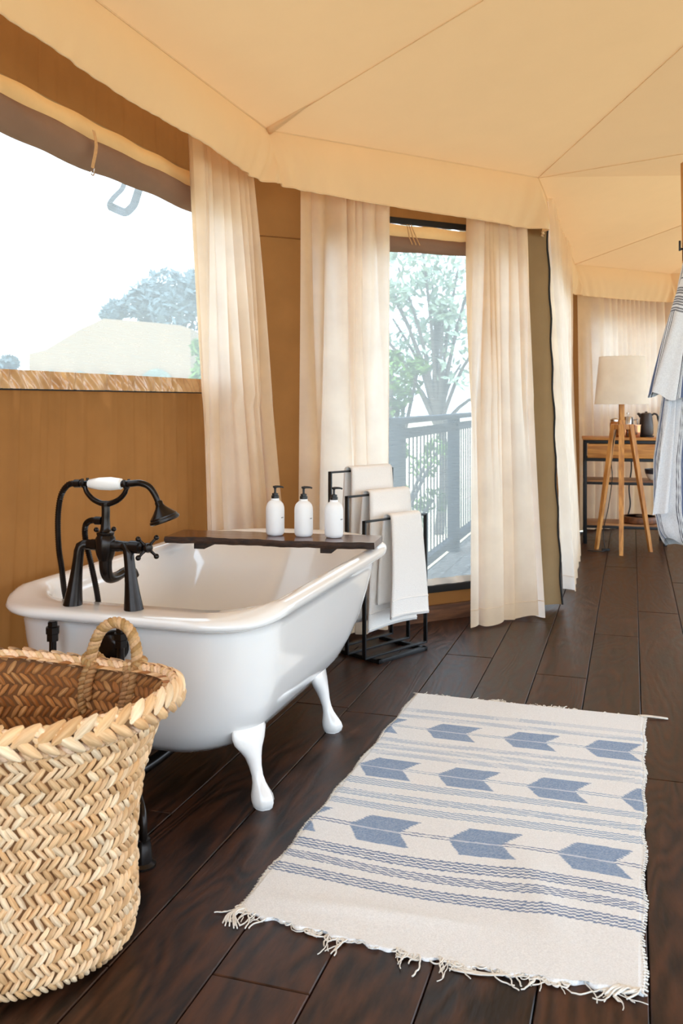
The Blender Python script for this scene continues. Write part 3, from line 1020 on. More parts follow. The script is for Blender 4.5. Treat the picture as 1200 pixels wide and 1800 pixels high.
# spout into the bath
sp = smooth_path([(0, .014, HZ - .04), (0, .016, HZ - .075), (.002, .03, HZ - .098), (.004, .065, HZ - .103), (.006, .115, HZ - .096), (.008, .150, HZ - .100), (.009, .165, HZ - .118)], 6)
MB().tube(sp, [lerp(.020, .0145, min(1, i / 20)) for i in range(len(sp))], 16).build('spout', BR, tap)
# cradle for the hand shower
GZ = .363
cr = MB()
cr.tube(smooth_path([(0, .014, HZ + .035), (0, .014, HZ + .06), (.001, .014, HZ + .10), (0, .014, HZ + .125)], 5), [.021, .0195, .0175, .0155, .0145, .014, .0135, .0125, .0125, .0125, .0125, .0125, .0125, .0125, .0135, .0135][:16], 14)
arc = [(-.072, .014, GZ + .004), (-.066, .014, GZ - .022), (-.045, .014, GZ - .044), (-.018, .014, GZ - .056), (0, .014, GZ - .058), (.018, .014, GZ - .056), (.045, .014, GZ - .044), (.066, .014, GZ - .022), (.072, .014, GZ + .004)]
ap = smooth_path(arc, 5)
cr.tube(ap, [.0065 + .003 * (1 - abs(i - len(ap) / 2) / (len(ap) / 2)) for i in range(len(ap))], 12)
for s in (-1, 1):
    cr.tube(smooth_path([(s * .070, .014 - .014, GZ + .016), (s * .071, .014 - .012, GZ - .004), (s * .072, .014, GZ - .012), (s * .071, .014 + .012, GZ - .004), (s * .070, .014 + .014, GZ + .016)], 4), .0045, 8)
cr.build('cradle', BR, tap)
hs = MB()
nk = smooth_path([(.056, .014, GZ + .002), (.085, .014, GZ + .004), (.115, .016, GZ + .006), (.142, .020, GZ - .004), (.158, .026, GZ - .028), (.166, .030, GZ - .050)], 6)
hs.tube([(-.105, .014, GZ - .001), (-.086, .014, GZ), (-.0855, .014, GZ), (-.058, .014, GZ)] + nk, [.0125, .0125, .0095, .0095] + [lerp(.0105, .0085, i / len(nk)) for i in range(len(nk))], 14)
hand = hs.build('hand_shower', BR, tap)
MB().tube([(-.058, .014, GZ), (-.054, .014, GZ), (-.02, .014, GZ + .001), (.02, .014, GZ + .002), (.052, .014, GZ + .002), (.056, .014, GZ + .002)],
          [.010, .0135, .0190, .0200, .0165, .0120], 22).build('porcelain_grip', M['porcelain'], hand)
mh = axis_matrix((.166, .030, GZ - .046), (.34, .10, -1))
MB().lathe([(.0095, 0), (.0120, .004), (.0115, .012), (.016, .020), (.026, .032), (.037, .043), (.041, .047), (.041, .051), (.045, .054), (.045, .060), (.040, .064), (.001, .060)], 30, mh).build('shower_head', BR, hand)
# ribbed hose
def hose(pts, r=.0092):
    P = resample([Vector(p) for p in smooth_path(pts, 10)], 150)
    n = 340
    Q = resample(P, n)
    return MB().tube(Q, [r * (1.06 if i % 2 else .80) for i in range(len(Q))], 12).build('hose', BR, tap, edge=70)
hose([(-.105, .014, GZ - .001), (-.130, .016, GZ - .006), (-.158, .020, GZ - .040), (-.172, .025, GZ - .11), (-.176, .035, GZ - .20), (-.180, .055, .10), (-.186, .085, .0), (-.17, .12, -.12), (-.135, .15, -.22),
      (-.10, .14, -.16), (-.085, .11, -.02), (-.086, .075, .10), (-.092, .05, .19), (-.082, .035, .235), (-.055, .022, .252), (-.026, .016, .254)])
MB().tube([(-.034, .015, .254), (-.012, .014, .254)], .0125, 14).build('hose_union', BR, tap)

# ---- live-edge tray across the bath
TZ = .6195
c0 = Vector((-1.785, 3.265)); c1 = Vector((-.94, 3.352))
ang = math.atan2(c1.y - c0.y, c1.x - c0.x); LT = (c1 - c0).length
tray = thing('bath_tray', 'dark live-edge wooden plank laid across the bath rim', 'tray', (c0.x, c0.y, TZ), ang)
def tray_top():
    n = 60
    fr = [(LT * i / n, -.006 * math.sin(i * .41) - .004 * math.sin(i * 1.3 + 1) + .007 * math.sin(i * .12)) for i in range(n + 1)]
    bk = [(LT * i / n, .205 + .006 * math.sin(i * .33 + 2) + .004 * math.sin(i * .9)) for i in range(n + 1)]
    return fr, bk
fr, bk = tray_top()
mb = MB(); n = len(fr)
T0, T1 = .010, .037
vs = [(x, y + .004, T1) for x, y in fr] + [(x, y - .004, T1) for x, y in bk] + [(x, y + .010, T0) for x, y in fr] + [(x, y - .01, T0) for x, y in bk]
fs = []
for i in range(n - 1):
    fs += [(i, i + 1, n + i + 1, n + i), (2 * n + i, 3 * n + i, 3 * n + i + 1, 2 * n + i + 1)]
fs += [(0, n, 3 * n, 2 * n), (n - 1, 3 * n - 1, 4 * n - 1, 2 * n - 1)]
mb.add(vs, fs)
board = mb.build('board', M['tray'], tray, edge=30)
for nm, side, sg in (('bark_edge', fr, 1), ('bark_edge', bk, -1)):
    e = MB()
    vs = []
    for i, (x, y) in enumerate(side):
        for (dy, z) in ((.004, T1), (-.004, T1 - .006), (-.005 + .002 * math.sin(i * 1.7), (T0 + T1) / 2), (.002, T0 + .005), (.010, T0)):
            vs.append((x, y + sg * dy, z))
    fs = [(i * 5 + k, i * 5 + k + 1, (i + 1) * 5 + k + 1, (i + 1) * 5 + k) for i in range(n - 1) for k in range(4)]
    e.add(vs, fs).build(nm, M['tray_edge'], board, edge=50)
for x in (.115, LT - .215):
    MB().box(x, x + .045, .022, .185, -.012, T0, .002).build('batten', M['tray_edge'], tray)

# ---- pump bottles
def pump_bottle(label, x, y, rz):
    r = thing('pump_bottle', label, 'bottle', (x, y, TZ + .0372), rz, 'white pump bottles on the bath tray')
    R = .0375
    prof = [(.001, .002), (.026, .0), (.031, .002), (.0355, .008), (R, .016), (R, .104), (.0365, .116), (.033, .127), (.027, .135), (.0205, .140), (.0165, .142), (.0165, .150), (.012, .150)]
    MB().lathe(prof, 40).build('flask', M['bottle'], r)
    MB().lathe([(.0155, .1425), (.0155, .1605), (.0125, .162), (.0125, .170), (.006, .171), (.0055, .1725)], 28).build('collar', M['black_plastic'], r)
    p = MB()
    p.lathe([(.0048, .168), (.0042, .180), (.0048, .190), (.0085, .193), (.0095, .195), (.0095, .198), (.007, .2), (.001, .2005)], 20)
    p.tube(smooth_path([(0, 0, .1965), (.016, 0, .1968), (.028, 0, .1955), (.034, 0, .1925)], 4), [.0052, .005, .0048, .0046, .0044, .0042, .004, .0038, .0036, .0034, .0033, .0032, .003][:13], 10)
    p.build('pump', M['black_plastic'], r)
    lb = MB()
    a0 = -.48
    for k, (w, h) in enumerate(((.05, .0046), (.055, .0046), (.045, .0046), (.05, .0042), (.05, .0046))):
        a = a0 + k * .075 - rz
        q = []
        for (aa, z) in ((a, .072), (a + w, .072), (a + w, .072 + h), (a, .072 + h)):
            q.append((R * 1.006 * math.cos(aa), R * 1.006 * math.sin(aa), z))
        lb.add(q, [(0, 1, 2, 3)])
    lb.build('label_print', M['print'], r, smooth=False)
pump_bottle('white pump bottle on the bath tray, nearest the tap', -1.376, 3.432, .32)
pump_bottle('white pump bottle on the bath tray, between the two others', -1.256, 3.440, .28)
pump_bottle('white pump bottle on the bath tray, nearest the towel rack', -1.131, 3.449, .22)

# ---- towel rack: three stepped frames on a floor base
wv = Vector((.47, .883)).normalized(); nv_ = Vector((wv.y, -wv.x))
RA = Vector((-1.166, 3.99))
rack = thing('towel_rack', 'black steel towel rack with three stepped frames, beside the bath', 'towel rack', (RA.x, RA.y, 0), math.atan2(wv.y, wv.x))
WR = .437; STEP = .113
tops = (.652, .757, .865)
for i, zt in enumerate(tops):
    y = i * STEP
    fz = .018
    fr_ = MB()
    fr_.box(0, .0085, y - .010, y + .010, fz, zt, .001)
    fr_.box(WR - .0085, WR, y - .010, y + .010, fz, zt, .001)
    fr_.box(0, WR, y - .010, y + .010, zt - .0085, zt, .001)
    fr_.box(0, WR, y - .010, y + .010, fz, fz + .0085, .001)
    fr_.build('frame', M['black_steel'], rack)
for x0 in (.045, WR - .075):
    MB().box(x0, x0 + .022, -.055, 2 * STEP + .02, 0, .018, .001).build('base_bar', M['black_steel'], rack)
MB().box(.045, WR - .053, -.055, -.033, 0, .018, .001).build('base_bar', M['black_steel'], rack)

def towel(label, frame, f0, f1, front, back, seed, gap=.03, spread=.012):
    """terry towel folded over the bar of one frame"""
    rg = random.Random(seed)
    y = frame * STEP; zt = tops[frame] + .004
    root = thing('towel', label, 'towel', (RA.x, RA.y, 0), math.atan2(wv.y, wv.x), 'towels on the rack')
    x0, x1 = f0 * WR, f1 * WR
    ph = rg.uniform(0, 6)
    th = .011
    rr = .012 + th
    tot = front + back + PI * rr
    def f(u, v, o=0.0):
        s = v * tot
        r2 = rr + o
        if s < back:
            yy = r2; z = zt - (back - s); q = (back - s)
            sgn = 1
        elif s < back + PI * rr:
            a = (s - back) / rr
            yy = r2 * math.cos(a); z = zt + r2 * math.sin(a) * .55; q = 0; sgn = math.cos(a)
        else:
            q = s - back - PI * rr
            yy = -r2; z = zt - q; sgn = -1
        sw = gap * (1 - math.exp(-q * 6)) * sgn
        wave = .006 * math.sin(u * 5 + ph + q * 4) * min(1, q * 4) * sgn
        xx = lerp(x0, x1, u) + (u - .5) * spread * q * 2 + .010 * q * math.sin(ph)
        return Vector((xx, y + yy + sw + wave, z + .006 * math.sin(u * 3 + ph) * min(1, q * 2)))
    mb = MB()
    nu, nv = 14, 90
    mb.grid(lambda u, v: f(u, v, th * .5), nu, nv)
    mb.grid(lambda u, v: f(1 - u, v, -th * .5), nu, nv)
    w = nu + 1; N = w * (nv + 1)
    # close the borders
    for j in range(nv):
        mb.f.append((j * w, (j + 1) * w, N + (j + 1) * w + nu, N + j * w + nu))
        mb.f.append((j * w + nu, N + j * w, N + (j + 1) * w, (j + 1) * w + nu))
    for i in range(nu):
        mb.f.append((i, N + nu - i, N + nu - i - 1, i + 1))
        a = nv * w
        mb.f.append((a + i, a + i + 1, N + a + nu - i - 1, N + a + nu - i))
    mb.build('cloth', M['towel'], root, edge=None)
    for vv in (1 - .012 / tot, 1 - .085 / tot, .012 / tot, .085 / tot):
        MB().tube([f(i / 20, vv, th * .55) for i in range(21)], .0032, 6).build('hem_band', M['towel'], root)
towel('white towel over the lowest, nearest bar of the rack', 0, .37, .84, .475, .42, 1, .018, .06)
towel('white towel over the middle bar of the rack', 1, .31, .95, .645, .60, 2, .016, .05)
towel('white towel over the highest bar of the rack, nearest the curtain', 2, .29, .93, .73, .70, 5, .014, .03)

# ------------------------------------------------------------------ woven basket
BC = Vector((-1.25, 1.69))
BP = [(0.0, .165), (.012, .192), (.04, .212), (.09, .221), (.16, .222), (.22, .221), (.30, .228), (.38, .240), (.46, .259), (.52, .283), (.562, .303)]
BH = .562
def b_r(z):
    return interp(BP, z)[0]
def b_pt(a, z, off=0.0):
    r = b_r(z) + off
    fx = lerp(1.0, 1.02, z / BH); fy = lerp(1.0, .92, z / BH)
    bulge = .010 * math.sin(2 * a + .6) * (z / BH) + .006 * math.sin(3 * a + 9 * z)
    rim = (.012 * math.sin(2 * a + 2.2) + .006 * math.sin(3 * a)) * (z / BH) ** 3
    return Vector(((r + bulge) * fx * math.cos(a), (r + bulge) * fy * math.sin(a), z + rim))
basket = thing('basket', 'large round woven palm-leaf basket with rope handle on the floor', 'basket', (BC.x, BC.y, 0))
STRAW = [lin(246, 212, 170), lin(236, 196, 148), lin(250, 224, 188), lin(222, 178, 128), lin(242, 206, 164), lin(228, 188, 142)]
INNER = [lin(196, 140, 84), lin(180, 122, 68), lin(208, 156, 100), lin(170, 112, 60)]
mb = MB()
mb.grid(lambda u, v: b_pt(2 * PI * u, BH * v, -.006), 90, 24, wrap_u=True)
mb.grid(lambda u, v: b_pt(-2 * PI * u, BH * v, -.014), 90, 24, wrap_u=True)
n0 = len(mb.v)
mb.add([b_pt(2 * PI * i / 60, .006, -.01) for i in range(60)], [tuple(range(60))])
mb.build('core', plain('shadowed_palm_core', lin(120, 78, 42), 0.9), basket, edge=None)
ROWS = 23; COLS = 80
def strand(row, col, inside, rg):
    """one palm strip: a bulged, twisted leaf that dives under its neighbours at both ends"""
    dz = (BH - .02) / ROWS
    zc = .012 + dz * (row + .5)
    da = 2 * PI / COLS
    slant = 1 if row % 2 else -1
    ac = da * (col + (.25 if row % 2 else .75) + rg.uniform(-.12, .12))
    hl = dz * .5 * rg.uniform(1.22, 1.5)
    hw = .5 * da * rg.uniform(.78, 1.0)
    lean = da * .62 * slant * rg.uniform(.8, 1.15)
    sgn = -1 if inside else 1
    basee = -.013 if inside else -.003
    hgt = rg.uniform(.008, .0125)
    nl, nw = 6, 4
    vs = []
    crease = rg.uniform(-.4, .4)
    for j in range(nl + 1):
        t = j / nl * 2 - 1
        prof = max(0.0, 1 - abs(t) ** 2.6)
        wid = hw * (.5 + .5 * (1 - t * t))
        for i in range(nw + 1):
            s = i / nw * 2 - 1
            h = basee + sgn * (hgt * prof * (1 - .8 * s * s) - .003 + .0010 * math.cos((s - crease) * 9) * prof)
            z = zc + t * hl + s * wid * .18 * slant * b_r(zc) * 0
            vs.append(b_pt(ac + lean * t + s * wid, min(BH + .006, max(.002, z)), h))
    fs = [(j * (nw + 1) + i, j * (nw + 1) + i + 1, (j + 1) * (nw + 1) + i + 1, (j + 1) * (nw + 1) + i) for j in range(nl) for i in range(nw)]
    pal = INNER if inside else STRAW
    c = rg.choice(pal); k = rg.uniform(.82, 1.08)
    fb0 = rg.uniform(0, 50)
    fib = [((i % (nw + 1)) / nw * 5.0 + fb0, (i // (nw + 1)) / nl * 1.1 + fb0, fb0) for i in range(len(vs))]
    return vs, fs, tuple(min(1, x * k) for x in c[:3]), fib
camdir = (Vector((0, 0)) - BC).normalized()
cands = []
rest = MB()
rg = random.Random(5)
for inside in (False, True):
    for r in range(ROWS):
        for c in range(COLS):
            vs, fs, col, fib = strand(r, c, inside, rg)
            cen = sum(vs, Vector()) / len(vs)
            facing = (cen.x * camdir.x + cen.y * camdir.y) / b_r(cen.z)
            px = cen.x * math.cos(YAW) + cen.y * math.sin(YAW)
            sc_ = facing + (0.6 if px > -.03 else -1.0) + cen.z * .4
            if not inside and facing > .05 and px > -.06:
                cands.append((sc_, vs, fs, col, fib))
            else:
                rest.add(vs, fs, col); rest.a += fib
cands.sort(key=lambda t: -t[0])
for _, vs, fs, col, fib in cands[:300]:
    mb = MB().add(vs, fs, col); mb.a = fib
    mb.build('palm_strip', M['palm'], basket, edge=None)
for _, vs, fs, col, fib in cands[300:]:
    rest.add(vs, fs, col); rest.a += fib
tag(rest.build('weave', M['palm'], basket, edge=None), kind='stuff')
def rope(path, R, r, turns, strands=3, closed=True, cols=STRAW, seg=7, per=10, name='rope', parent=None, jitter=.0):
    """laid rope: strands twisted about a path"""
    n = int(turns * per)
    P = resample([Vector(p) for p in path] + ([Vector(path[0])] if closed else []), n)
    if closed: P = P[:-1]
    mb = MB()
    m = len(P)
    T = [(P[(i + 1) % m] - P[(i - 1) % m]).normalized() if closed else (P[min(m - 1, i + 1)] - P[max(0, i - 1)]).normalized() for i in range(m)]
    N = []
    nn = (Vector((0, 0, 1)) - T[0] * T[0].z)
    nn = nn.normalized() if nn.length > .05 else T[0].orthogonal().normalized()
    for i in range(m):
        nn = (nn - T[i] * nn.dot(T[i])).normalized(); N.append(nn.copy())
    for s in range(strands):
        pts = []
        for i in range(m):
            a = 2 * PI * (round(turns) * i / m if closed else turns * i / m) + 2 * PI * s / strands
            B = T[i].cross(N[i])
            pts.append(P[i] + (N[i] * math.cos(a) + B * math.sin(a)) * R)
        c = cols[s % len(cols)]
        mb.tube(pts, r, seg, closed=closed, col=tuple(x * rnd(.9, 1.05) for x in c[:3]))
    return mb.build(name, M['rope'], parent, edge=None)
# plaited rim: overlapping leaf pads in two courses plus a laid top rope
def pads(z0, off, n, size, slant, name, cols, up=0.0):
    mb = MB()
    for k in range(n):
        a = 2 * PI * (k + rnd(-.12, .12)) / n
        r0 = b_r(BH) + off
        c = b_pt(a, BH, off); c.z += z0 - BH
        tdir = (b_pt(a + .01, BH, off) - b_pt(a - .01, BH, off)).normalized()
        outd = Vector((math.cos(a), math.sin(a), up)).normalized()
        upd = (tdir.cross(outd) * -1).normalized()
        if upd.z < 0: upd = -upd
        ax = (tdir * math.cos(slant) + upd * math.sin(slant)).normalized()
        cr_ = outd.cross(ax).normalized()
        L = size * rnd(.92, 1.12); W = size * .185 * rnd(.88, 1.12)
        vs = []
        for j in range(7):
            t = j / 6 * 2 - 1
            for i in range(5):
                s = i / 4 * 2 - 1
                w = W * (1 - .75 * t * t)
                vs.append(c + ax * (t * L * .5) + cr_ * (s * w) + outd * (.0135 * (1 - t * t) * (1 - .8 * s * s) - .002 + .0006 * math.cos(s * 8 + k)))
        fs = [(j * 5 + i, j * 5 + i + 1, (j + 1) * 5 + i + 1, (j + 1) * 5 + i) for j in range(6) for i in range(4)]
        cc = random.choice(cols); kk = rnd(.85, 1.08)
        mb.add(vs, fs, tuple(min(1, x * kk) for x in cc[:3]))
        mb.a += [((i % 5) / 4 * 5.0 + k * 3.7, (i // 5) / 6 * 1.1 + k, k * 1.3) for i in range(len(vs))]
    return mb.build(name, M['palm'], basket, edge=None)
rimpath = [b_pt(2 * PI * i / 120, BH, -.004) + Vector((0, 0, .006)) for i in range(120)]
rope(rimpath, .0060, .0070, 40, 3, name='rim_rope', parent=basket)
pads(BH + .006, .006, 50, .066, .62, 'rim_plait', STRAW, .5)
pads(BH - .018, .010, 50, .064, -.66, 'rim_plait', STRAW)
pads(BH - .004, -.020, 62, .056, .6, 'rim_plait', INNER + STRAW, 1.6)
lowp = [b_pt(2 * PI * i / 120, BH - .036, .006) for i in range(120)]
rope(lowp, .0045, .006, 60, 2, name='rim_rope', parent=basket)
# rope handle standing up on the far rim
ha = 1.44
hb = b_pt(ha, BH, -.004)
ht = (b_pt(ha + .05, BH) - b_pt(ha - .05, BH)).normalized() * -1
lay = [(-.062, -.055, -.01), (-.060, -.02, -.012), (-.056, .012, -.006), (-.052, .040, 0), (-.034, .074, .004), (0, .090, .006), (.036, .078, .004), (.056, .044, 0), (.060, .010, -.004), (.060, -.02, -.012), (.060, -.06, -.012)]
inw = Vector((-math.cos(ha), -math.sin(ha), 0))
hp = [hb + ht * (x * 1.1) + Vector((0, 0, z * 1.22)) + inw * (-y * 1.2) for x, z, y in lay]
ROPEC = [lin(198, 154, 108), lin(176, 130, 84), lin(212, 172, 128)]
rope(smooth_path(hp, 8), .0072, .0076, 13, 3, closed=False, cols=ROPEC, name='handle', parent=basket, seg=8, per=12)
for s in (-1, 1):
    kn = [hb + ht * (s * .058) + Vector((0, 0, .012)) + Vector((math.cos(t), math.sin(t), 0)) * .021 + Vector((0, 0, .010 * math.sin(t * 1 + s))) for t in [2 * PI * i / 18 for i in range(18)]]
    rope(kn, .005, .0062, 8, 2, cols=ROPEC, name='handle_knot', parent=basket)
    tl = [hb + ht * (s * .055) + inw * .02 + Vector((0, 0, .01)), hb + ht * (s * .060) + inw * .036 + Vector((0, 0, -.03)), hb + ht * (s * .056) + inw * .045 + Vector((0, 0, -.07)), hb + ht * (s * .05) + inw * .05 + Vector((0, 0, -.10))]
    rope(smooth_path(tl, 6), .0055, .006, 6, 2, closed=False, cols=ROPEC, name='rope_tail', parent=basket)
    tl = [p + ht * .016 for p in tl[:3]]
    rope(smooth_path(tl, 6), .0055, .006, 4, 2, closed=False, cols=ROPEC, name='rope_tail', parent=basket)

# ------------------------------------------------------------------ rug
RX0, RX1, RY0, RY1 = -.862, .033, 1.935, 3.635
rug = thing('rug', 'off-white cotton rug with blue chevrons and stripes on the dark floor', 'rug', (0, 0, 0))
BANDS = [(2.148, 2.193), (2.230, 2.266), (2.290, 2.336), (2.578, 2.617), (2.648, 2.684), (2.730, 2.769), (2.980, 3.012), (3.035, 3.068), (3.094, 3.123), (3.352, 3.384), (3.421, 3.452)]
ROWSR = [(2.455, [-1.022, -.757, -.476, -.187]), (2.865, [-.850, -.590, -.311, -.032]), (3.247, [-.990, -.710, -.433, -.156])]
WHITE = lin(236, 238, 240)[:3]; BLUE = lin(106, 138, 180)[:3]; LBLUE = lin(150, 174, 202)[:3]; NAVY = lin(110, 130, 166)[:3]
def rug_warp(x, y):
    # the weave wanders: stripes bow a little near the near edge
    return y + .010 * math.sin((x + .9) * 6.0) * math.exp(-max(0, y - 2.0) * 1.2) * 1.4 + .012 * (x + .4) * math.exp(-max(0, y - 2.1) * 3) + .008 * math.exp(-((x + .22) / .05) ** 2) * math.exp(-((y - 2.27) / .1) ** 2)
rgc = random.Random(3)
def rug_col(x, y):
    j = .004 * (((math.floor(x / .0095)) % 2) - .5)          # saw-tooth of the interlocked weave
    yy = rug_warp(x, y)
    st = math.floor(yy / .006)
    c = WHITE
    for a, b in BANDS:
        if a - .003 < yy < b + .003:
            t = (yy + j * .8 - a) / (b - a)
            k = (t * 3.5) % 1.0
            if -.02 < t < 1.02 and k < .52:
                near = a < 2.5
                c = NAVY if near else LBLUE
                if a > 2.9: c = tuple(lerp(p, q, .25) for p, q in zip(LBLUE, WHITE))
            return c
    for ym, tips in ROWSR:
        v = yy - ym
        if abs(v) < .088:
            vs_ = (math.floor(v / .009) + .5) * .009
            xj = x + .003 * ((math.floor(v / .0045)) % 2)
            for tx in tips:
                xo = xj - tx - abs(vs_) * .58
                if 0 < xo < .145 and abs(v) < .079:
                    c = BLUE
                    if abs(v + .004) < .004: c = tuple(lerp(p, q, .55) for p, q in zip(BLUE, WHITE))
                    # heathered yarn
                    h = (math.sin(x * 900 + math.floor(y / .0028) * 12.9898) * 43758.5453) % 1.0
                    return tuple(lerp(p, q, .28 * h) for p, q in zip(c, WHITE))
            for yl in (-.006, .008):
                if abs(v + j * .6 - yl) < .0024:
                    return LBLUE if ym > 2.6 else NAVY
    return c
NX, NY = 300, 580
def rug_pt(u, v):
    x = lerp(RX0, RX1, u) + lerp(-.018, .018, v) * (1 - u) * 1.3 + .004 * math.sin(v * 40) * (1 if u in (0, 1) else 0)
    xo = lerp(-.010, .012, v) * u
    y = lerp(RY0, RY1, v) + (.030 * (1 - u) ** 2 - .025 * math.sin(PI * u)) * (1 - v) ** 3
    if v == 0: y += .005 * math.sin(u * 60) + .004 * math.sin(u * 131)
    x += xo
    z = .0075 + .0035 * math.sin(x * 9 + y * 4) * math.exp(-((y - 2.2) / .35) ** 2) + .002 * math.sin(y * 17 + x * 3)
    z += .007 * math.exp(-((x + .20 + (y - 2.2) * .3) / .05) ** 2) * math.exp(-((y - 2.25) / .16) ** 2)
    z += .006 * math.exp(-((y - 2.06 - .08 * (x + .4)) / .03) ** 2) * math.exp(-((x + .55) / .25) ** 2)
    ed = min(u, 1 - u)
    if ed < .01: z *= .75
    return (x, y, z)
rm = MB()
rm.grid(rug_pt, NX, NY)
cols = []
for (x, y, z) in rm.v:
    c = rug_col(x, y)
    h = (math.sin(x * 127.1 + y * 311.7) * 43758.5453) % 1.0
    cols.append(tuple(p * (.95 + .08 * h) for p in c))
W_ = NX + 1
ring = [i for i in range(NX)] + [j * W_ + NX for j in range(NY)] + [NY * W_ + NX - i for i in range(NX)] + [(NY - j) * W_ for j in range(NY)]
base = len(rm.v)
for q in ring:
    x, y, z = rm.v[q]
    rm.v.append((x, y, .0005)); cols.append(WHITE)
for i in range(len(ring)):
    i2 = (i + 1) % len(ring)
    rm.f.append((ring[i2], ring[i], base + i, base + i2))
rm.c = cols
rm.build('weave', M['rug'], rug, edge=None)
# binding knots along the right selvedge
sv = MB()
for k in range(150):
    x, y, z = rug_pt(1, k / 150)
    sv.tube([(x - .004, y, z + .001), (x + .003 + rnd(0, .004), y + rnd(-.003, .003), z * .5), (x + .002, y + .003, .002)], .0022, 5)
    x, y, z = rug_pt(0, k / 150)
    sv.tube([(x + .004, y, z + .001), (x - .003 - rnd(0, .003), y + rnd(-.003, .003), z * .5), (x - .002, y + .003, .002)], .0020, 5)
tag(sv.build('selvedge', M['cotton'], rug, edge=None), kind='stuff')
# fringe: loose loops and knotted threads at both ends
def fringe(v, sgn, n, seed, length):
    g = random.Random(seed); mb = MB()
    for k in range(n):
        u = g.random()
        if g.random() < .75:
            cl = [.02, .20, .31, .46, .58, .70, .80, .93] if sgn < 0 else [.02, .06, .13, .36, .40, .62, .66, .71]
            u = min(.995, max(.005, g.choice(cl) + g.gauss(0, .022)))
        x, y, z = rug_pt(u, v)
        L = g.uniform(.35, 1.0) * length
        pts = [Vector((x, y - sgn * .004, .006))]
        a = g.uniform(-1, 1) * .9
        loop = g.random() < .65
        steps = 9
        px, py = x, y
        for s in range(1, steps):
            t = s / (steps - 1)
            a += g.uniform(-.45, .45) + (.75 if loop else 0) * (1 if k % 2 else -1)
            px += math.sin(a) * L / steps
            py += sgn * math.cos(a) * L / steps
            pts.append(Vector((px, py, max(.002, .005 - .003 * t + g.uniform(0, .002)))))
        mb.tube(smooth_path(pts, 3), g.uniform(.0010, .0019), 5)
    return mb
f1 = fringe(0, -1, 190, 4, .085)
# knotted corner tassels
for k in range(12):
    x, y, z = rug_pt(0.01, 0)
    a = rnd(-.5, .5)
    f1.tube(smooth_path([(x + rnd(-.005, .01), y, .008), (x - .01 + a * .02, y - .03, .006), (x + .005 + a * .05, y - rnd(.05, .075), .003)], 4), .0018, 5)
    x, y, z = rug_pt(.975, 0)
    f1.tube(smooth_path([(x + rnd(-.03, .02), y, .010), (x - .01 + a * .06, y - .014, .012), (x - .03 + a * .05, y - rnd(.015, .035), .004)], 4), .0022, 5)
    x, y, z = rug_pt(.70, 0)
    f1.tube(smooth_path([(x + rnd(-.01, .01), y, .006), (x - .05, y - .012 + a * .01, .005), (x - .095 - rnd(0, .03), y - .006 + a * .022, .003)], 4), .0016, 5)
tag(f1.build('fringe', M['cotton'], rug, edge=None), kind='stuff')
f2 = fringe(1, 1, 80, 9, .05)
for k in range(12):
    x, y, z = rug_pt(.995, 1)
    a = rnd(-.5, .5)
    f2.tube(smooth_path([(x - .01, y - .004 + a * .012, .008), (x + .03, y + a * .014 - .002, .008), (x + .07 + rnd(-.01, .02), y + a * .008 + .004, .004)], 4), .0024, 5)
tag(f2.build('fringe', M['cotton'], rug, edge=None), kind='stuff')

# ------------------------------------------------------------------ console table, parallel to the picture plane at the back
CR = Vector((math.cos(YAW), math.sin(YAW))); CF = Vector((-math.sin(YAW), math.cos(YAW)))
def cw(l, d): return CR * l + CF * d
con_p = cw(2.036, 7.66)
con_q = cw(2.680, 7.50)
cdir = (con_q - con_p).normalized(); LC = (con_q - con_p).length
con = thing('console_table', 'oak and black steel console table with one drawer and two shelves', 'console table', (con_p.x, con_p.y, 0), math.atan2(cdir.y, cdir.x))
CT = .895; DP = .36; LS = .028
for x in (0, LC - LS):
    for y in (0, DP - LS):
        MB().box(x, x + LS, y, y + LS, 0, CT - .02, .002).build('leg', M['black_steel'], con)
MB().box(-.008, LC + .008, -.01, DP + .01, CT - .022, CT, .003).build('top', M['oak_x'], con)
for z in (CT - .05, CT - .20):
    MB().box(LS, LC - LS, .002, .026, z, z + .024, .001).build('rail', M['black_steel'], con)
    MB().box(LS, LC - LS, DP - .026, DP - .002, z, z + .024, .001).build('rail', M['black_steel'], con)
dr = MB().box(LS + .004, LC - LS - .004, -.006, .016, CT - .172, CT - .054, .004).build('drawer', M['oak_x'], con)
MB().box(LS + .02, LC - LS - .02, .016, DP - .05, CT - .168, CT - .058, .002).build('drawer_box', M['shelf'], dr)
for z in (.50, .135):
    MB().box(LS * .5, LC - LS * .5, .006, DP - .006, z + .022, z + .036, .002).build('shelf', M['shelf'], con)
    MB().box(LS, LC - LS, 0, .02, z, z + .022, .001).build('rail', M['black_steel'], con)
    MB().box(0, LS, LS, DP - LS, z, z + .022, .001).build('rail', M['black_steel'], con)
    MB().box(LC - LS, LC, LS, DP - LS, z, z + .022, .001).build('rail', M['black_steel'], con)
MB().box(0, LS, 0, DP, CT - .20, CT - .022, .002).build('side_panel', M['black_steel'], con)
def on_con(x, y): return con_p + cdir * x + Vector((-cdir.y, cdir.x)) * y
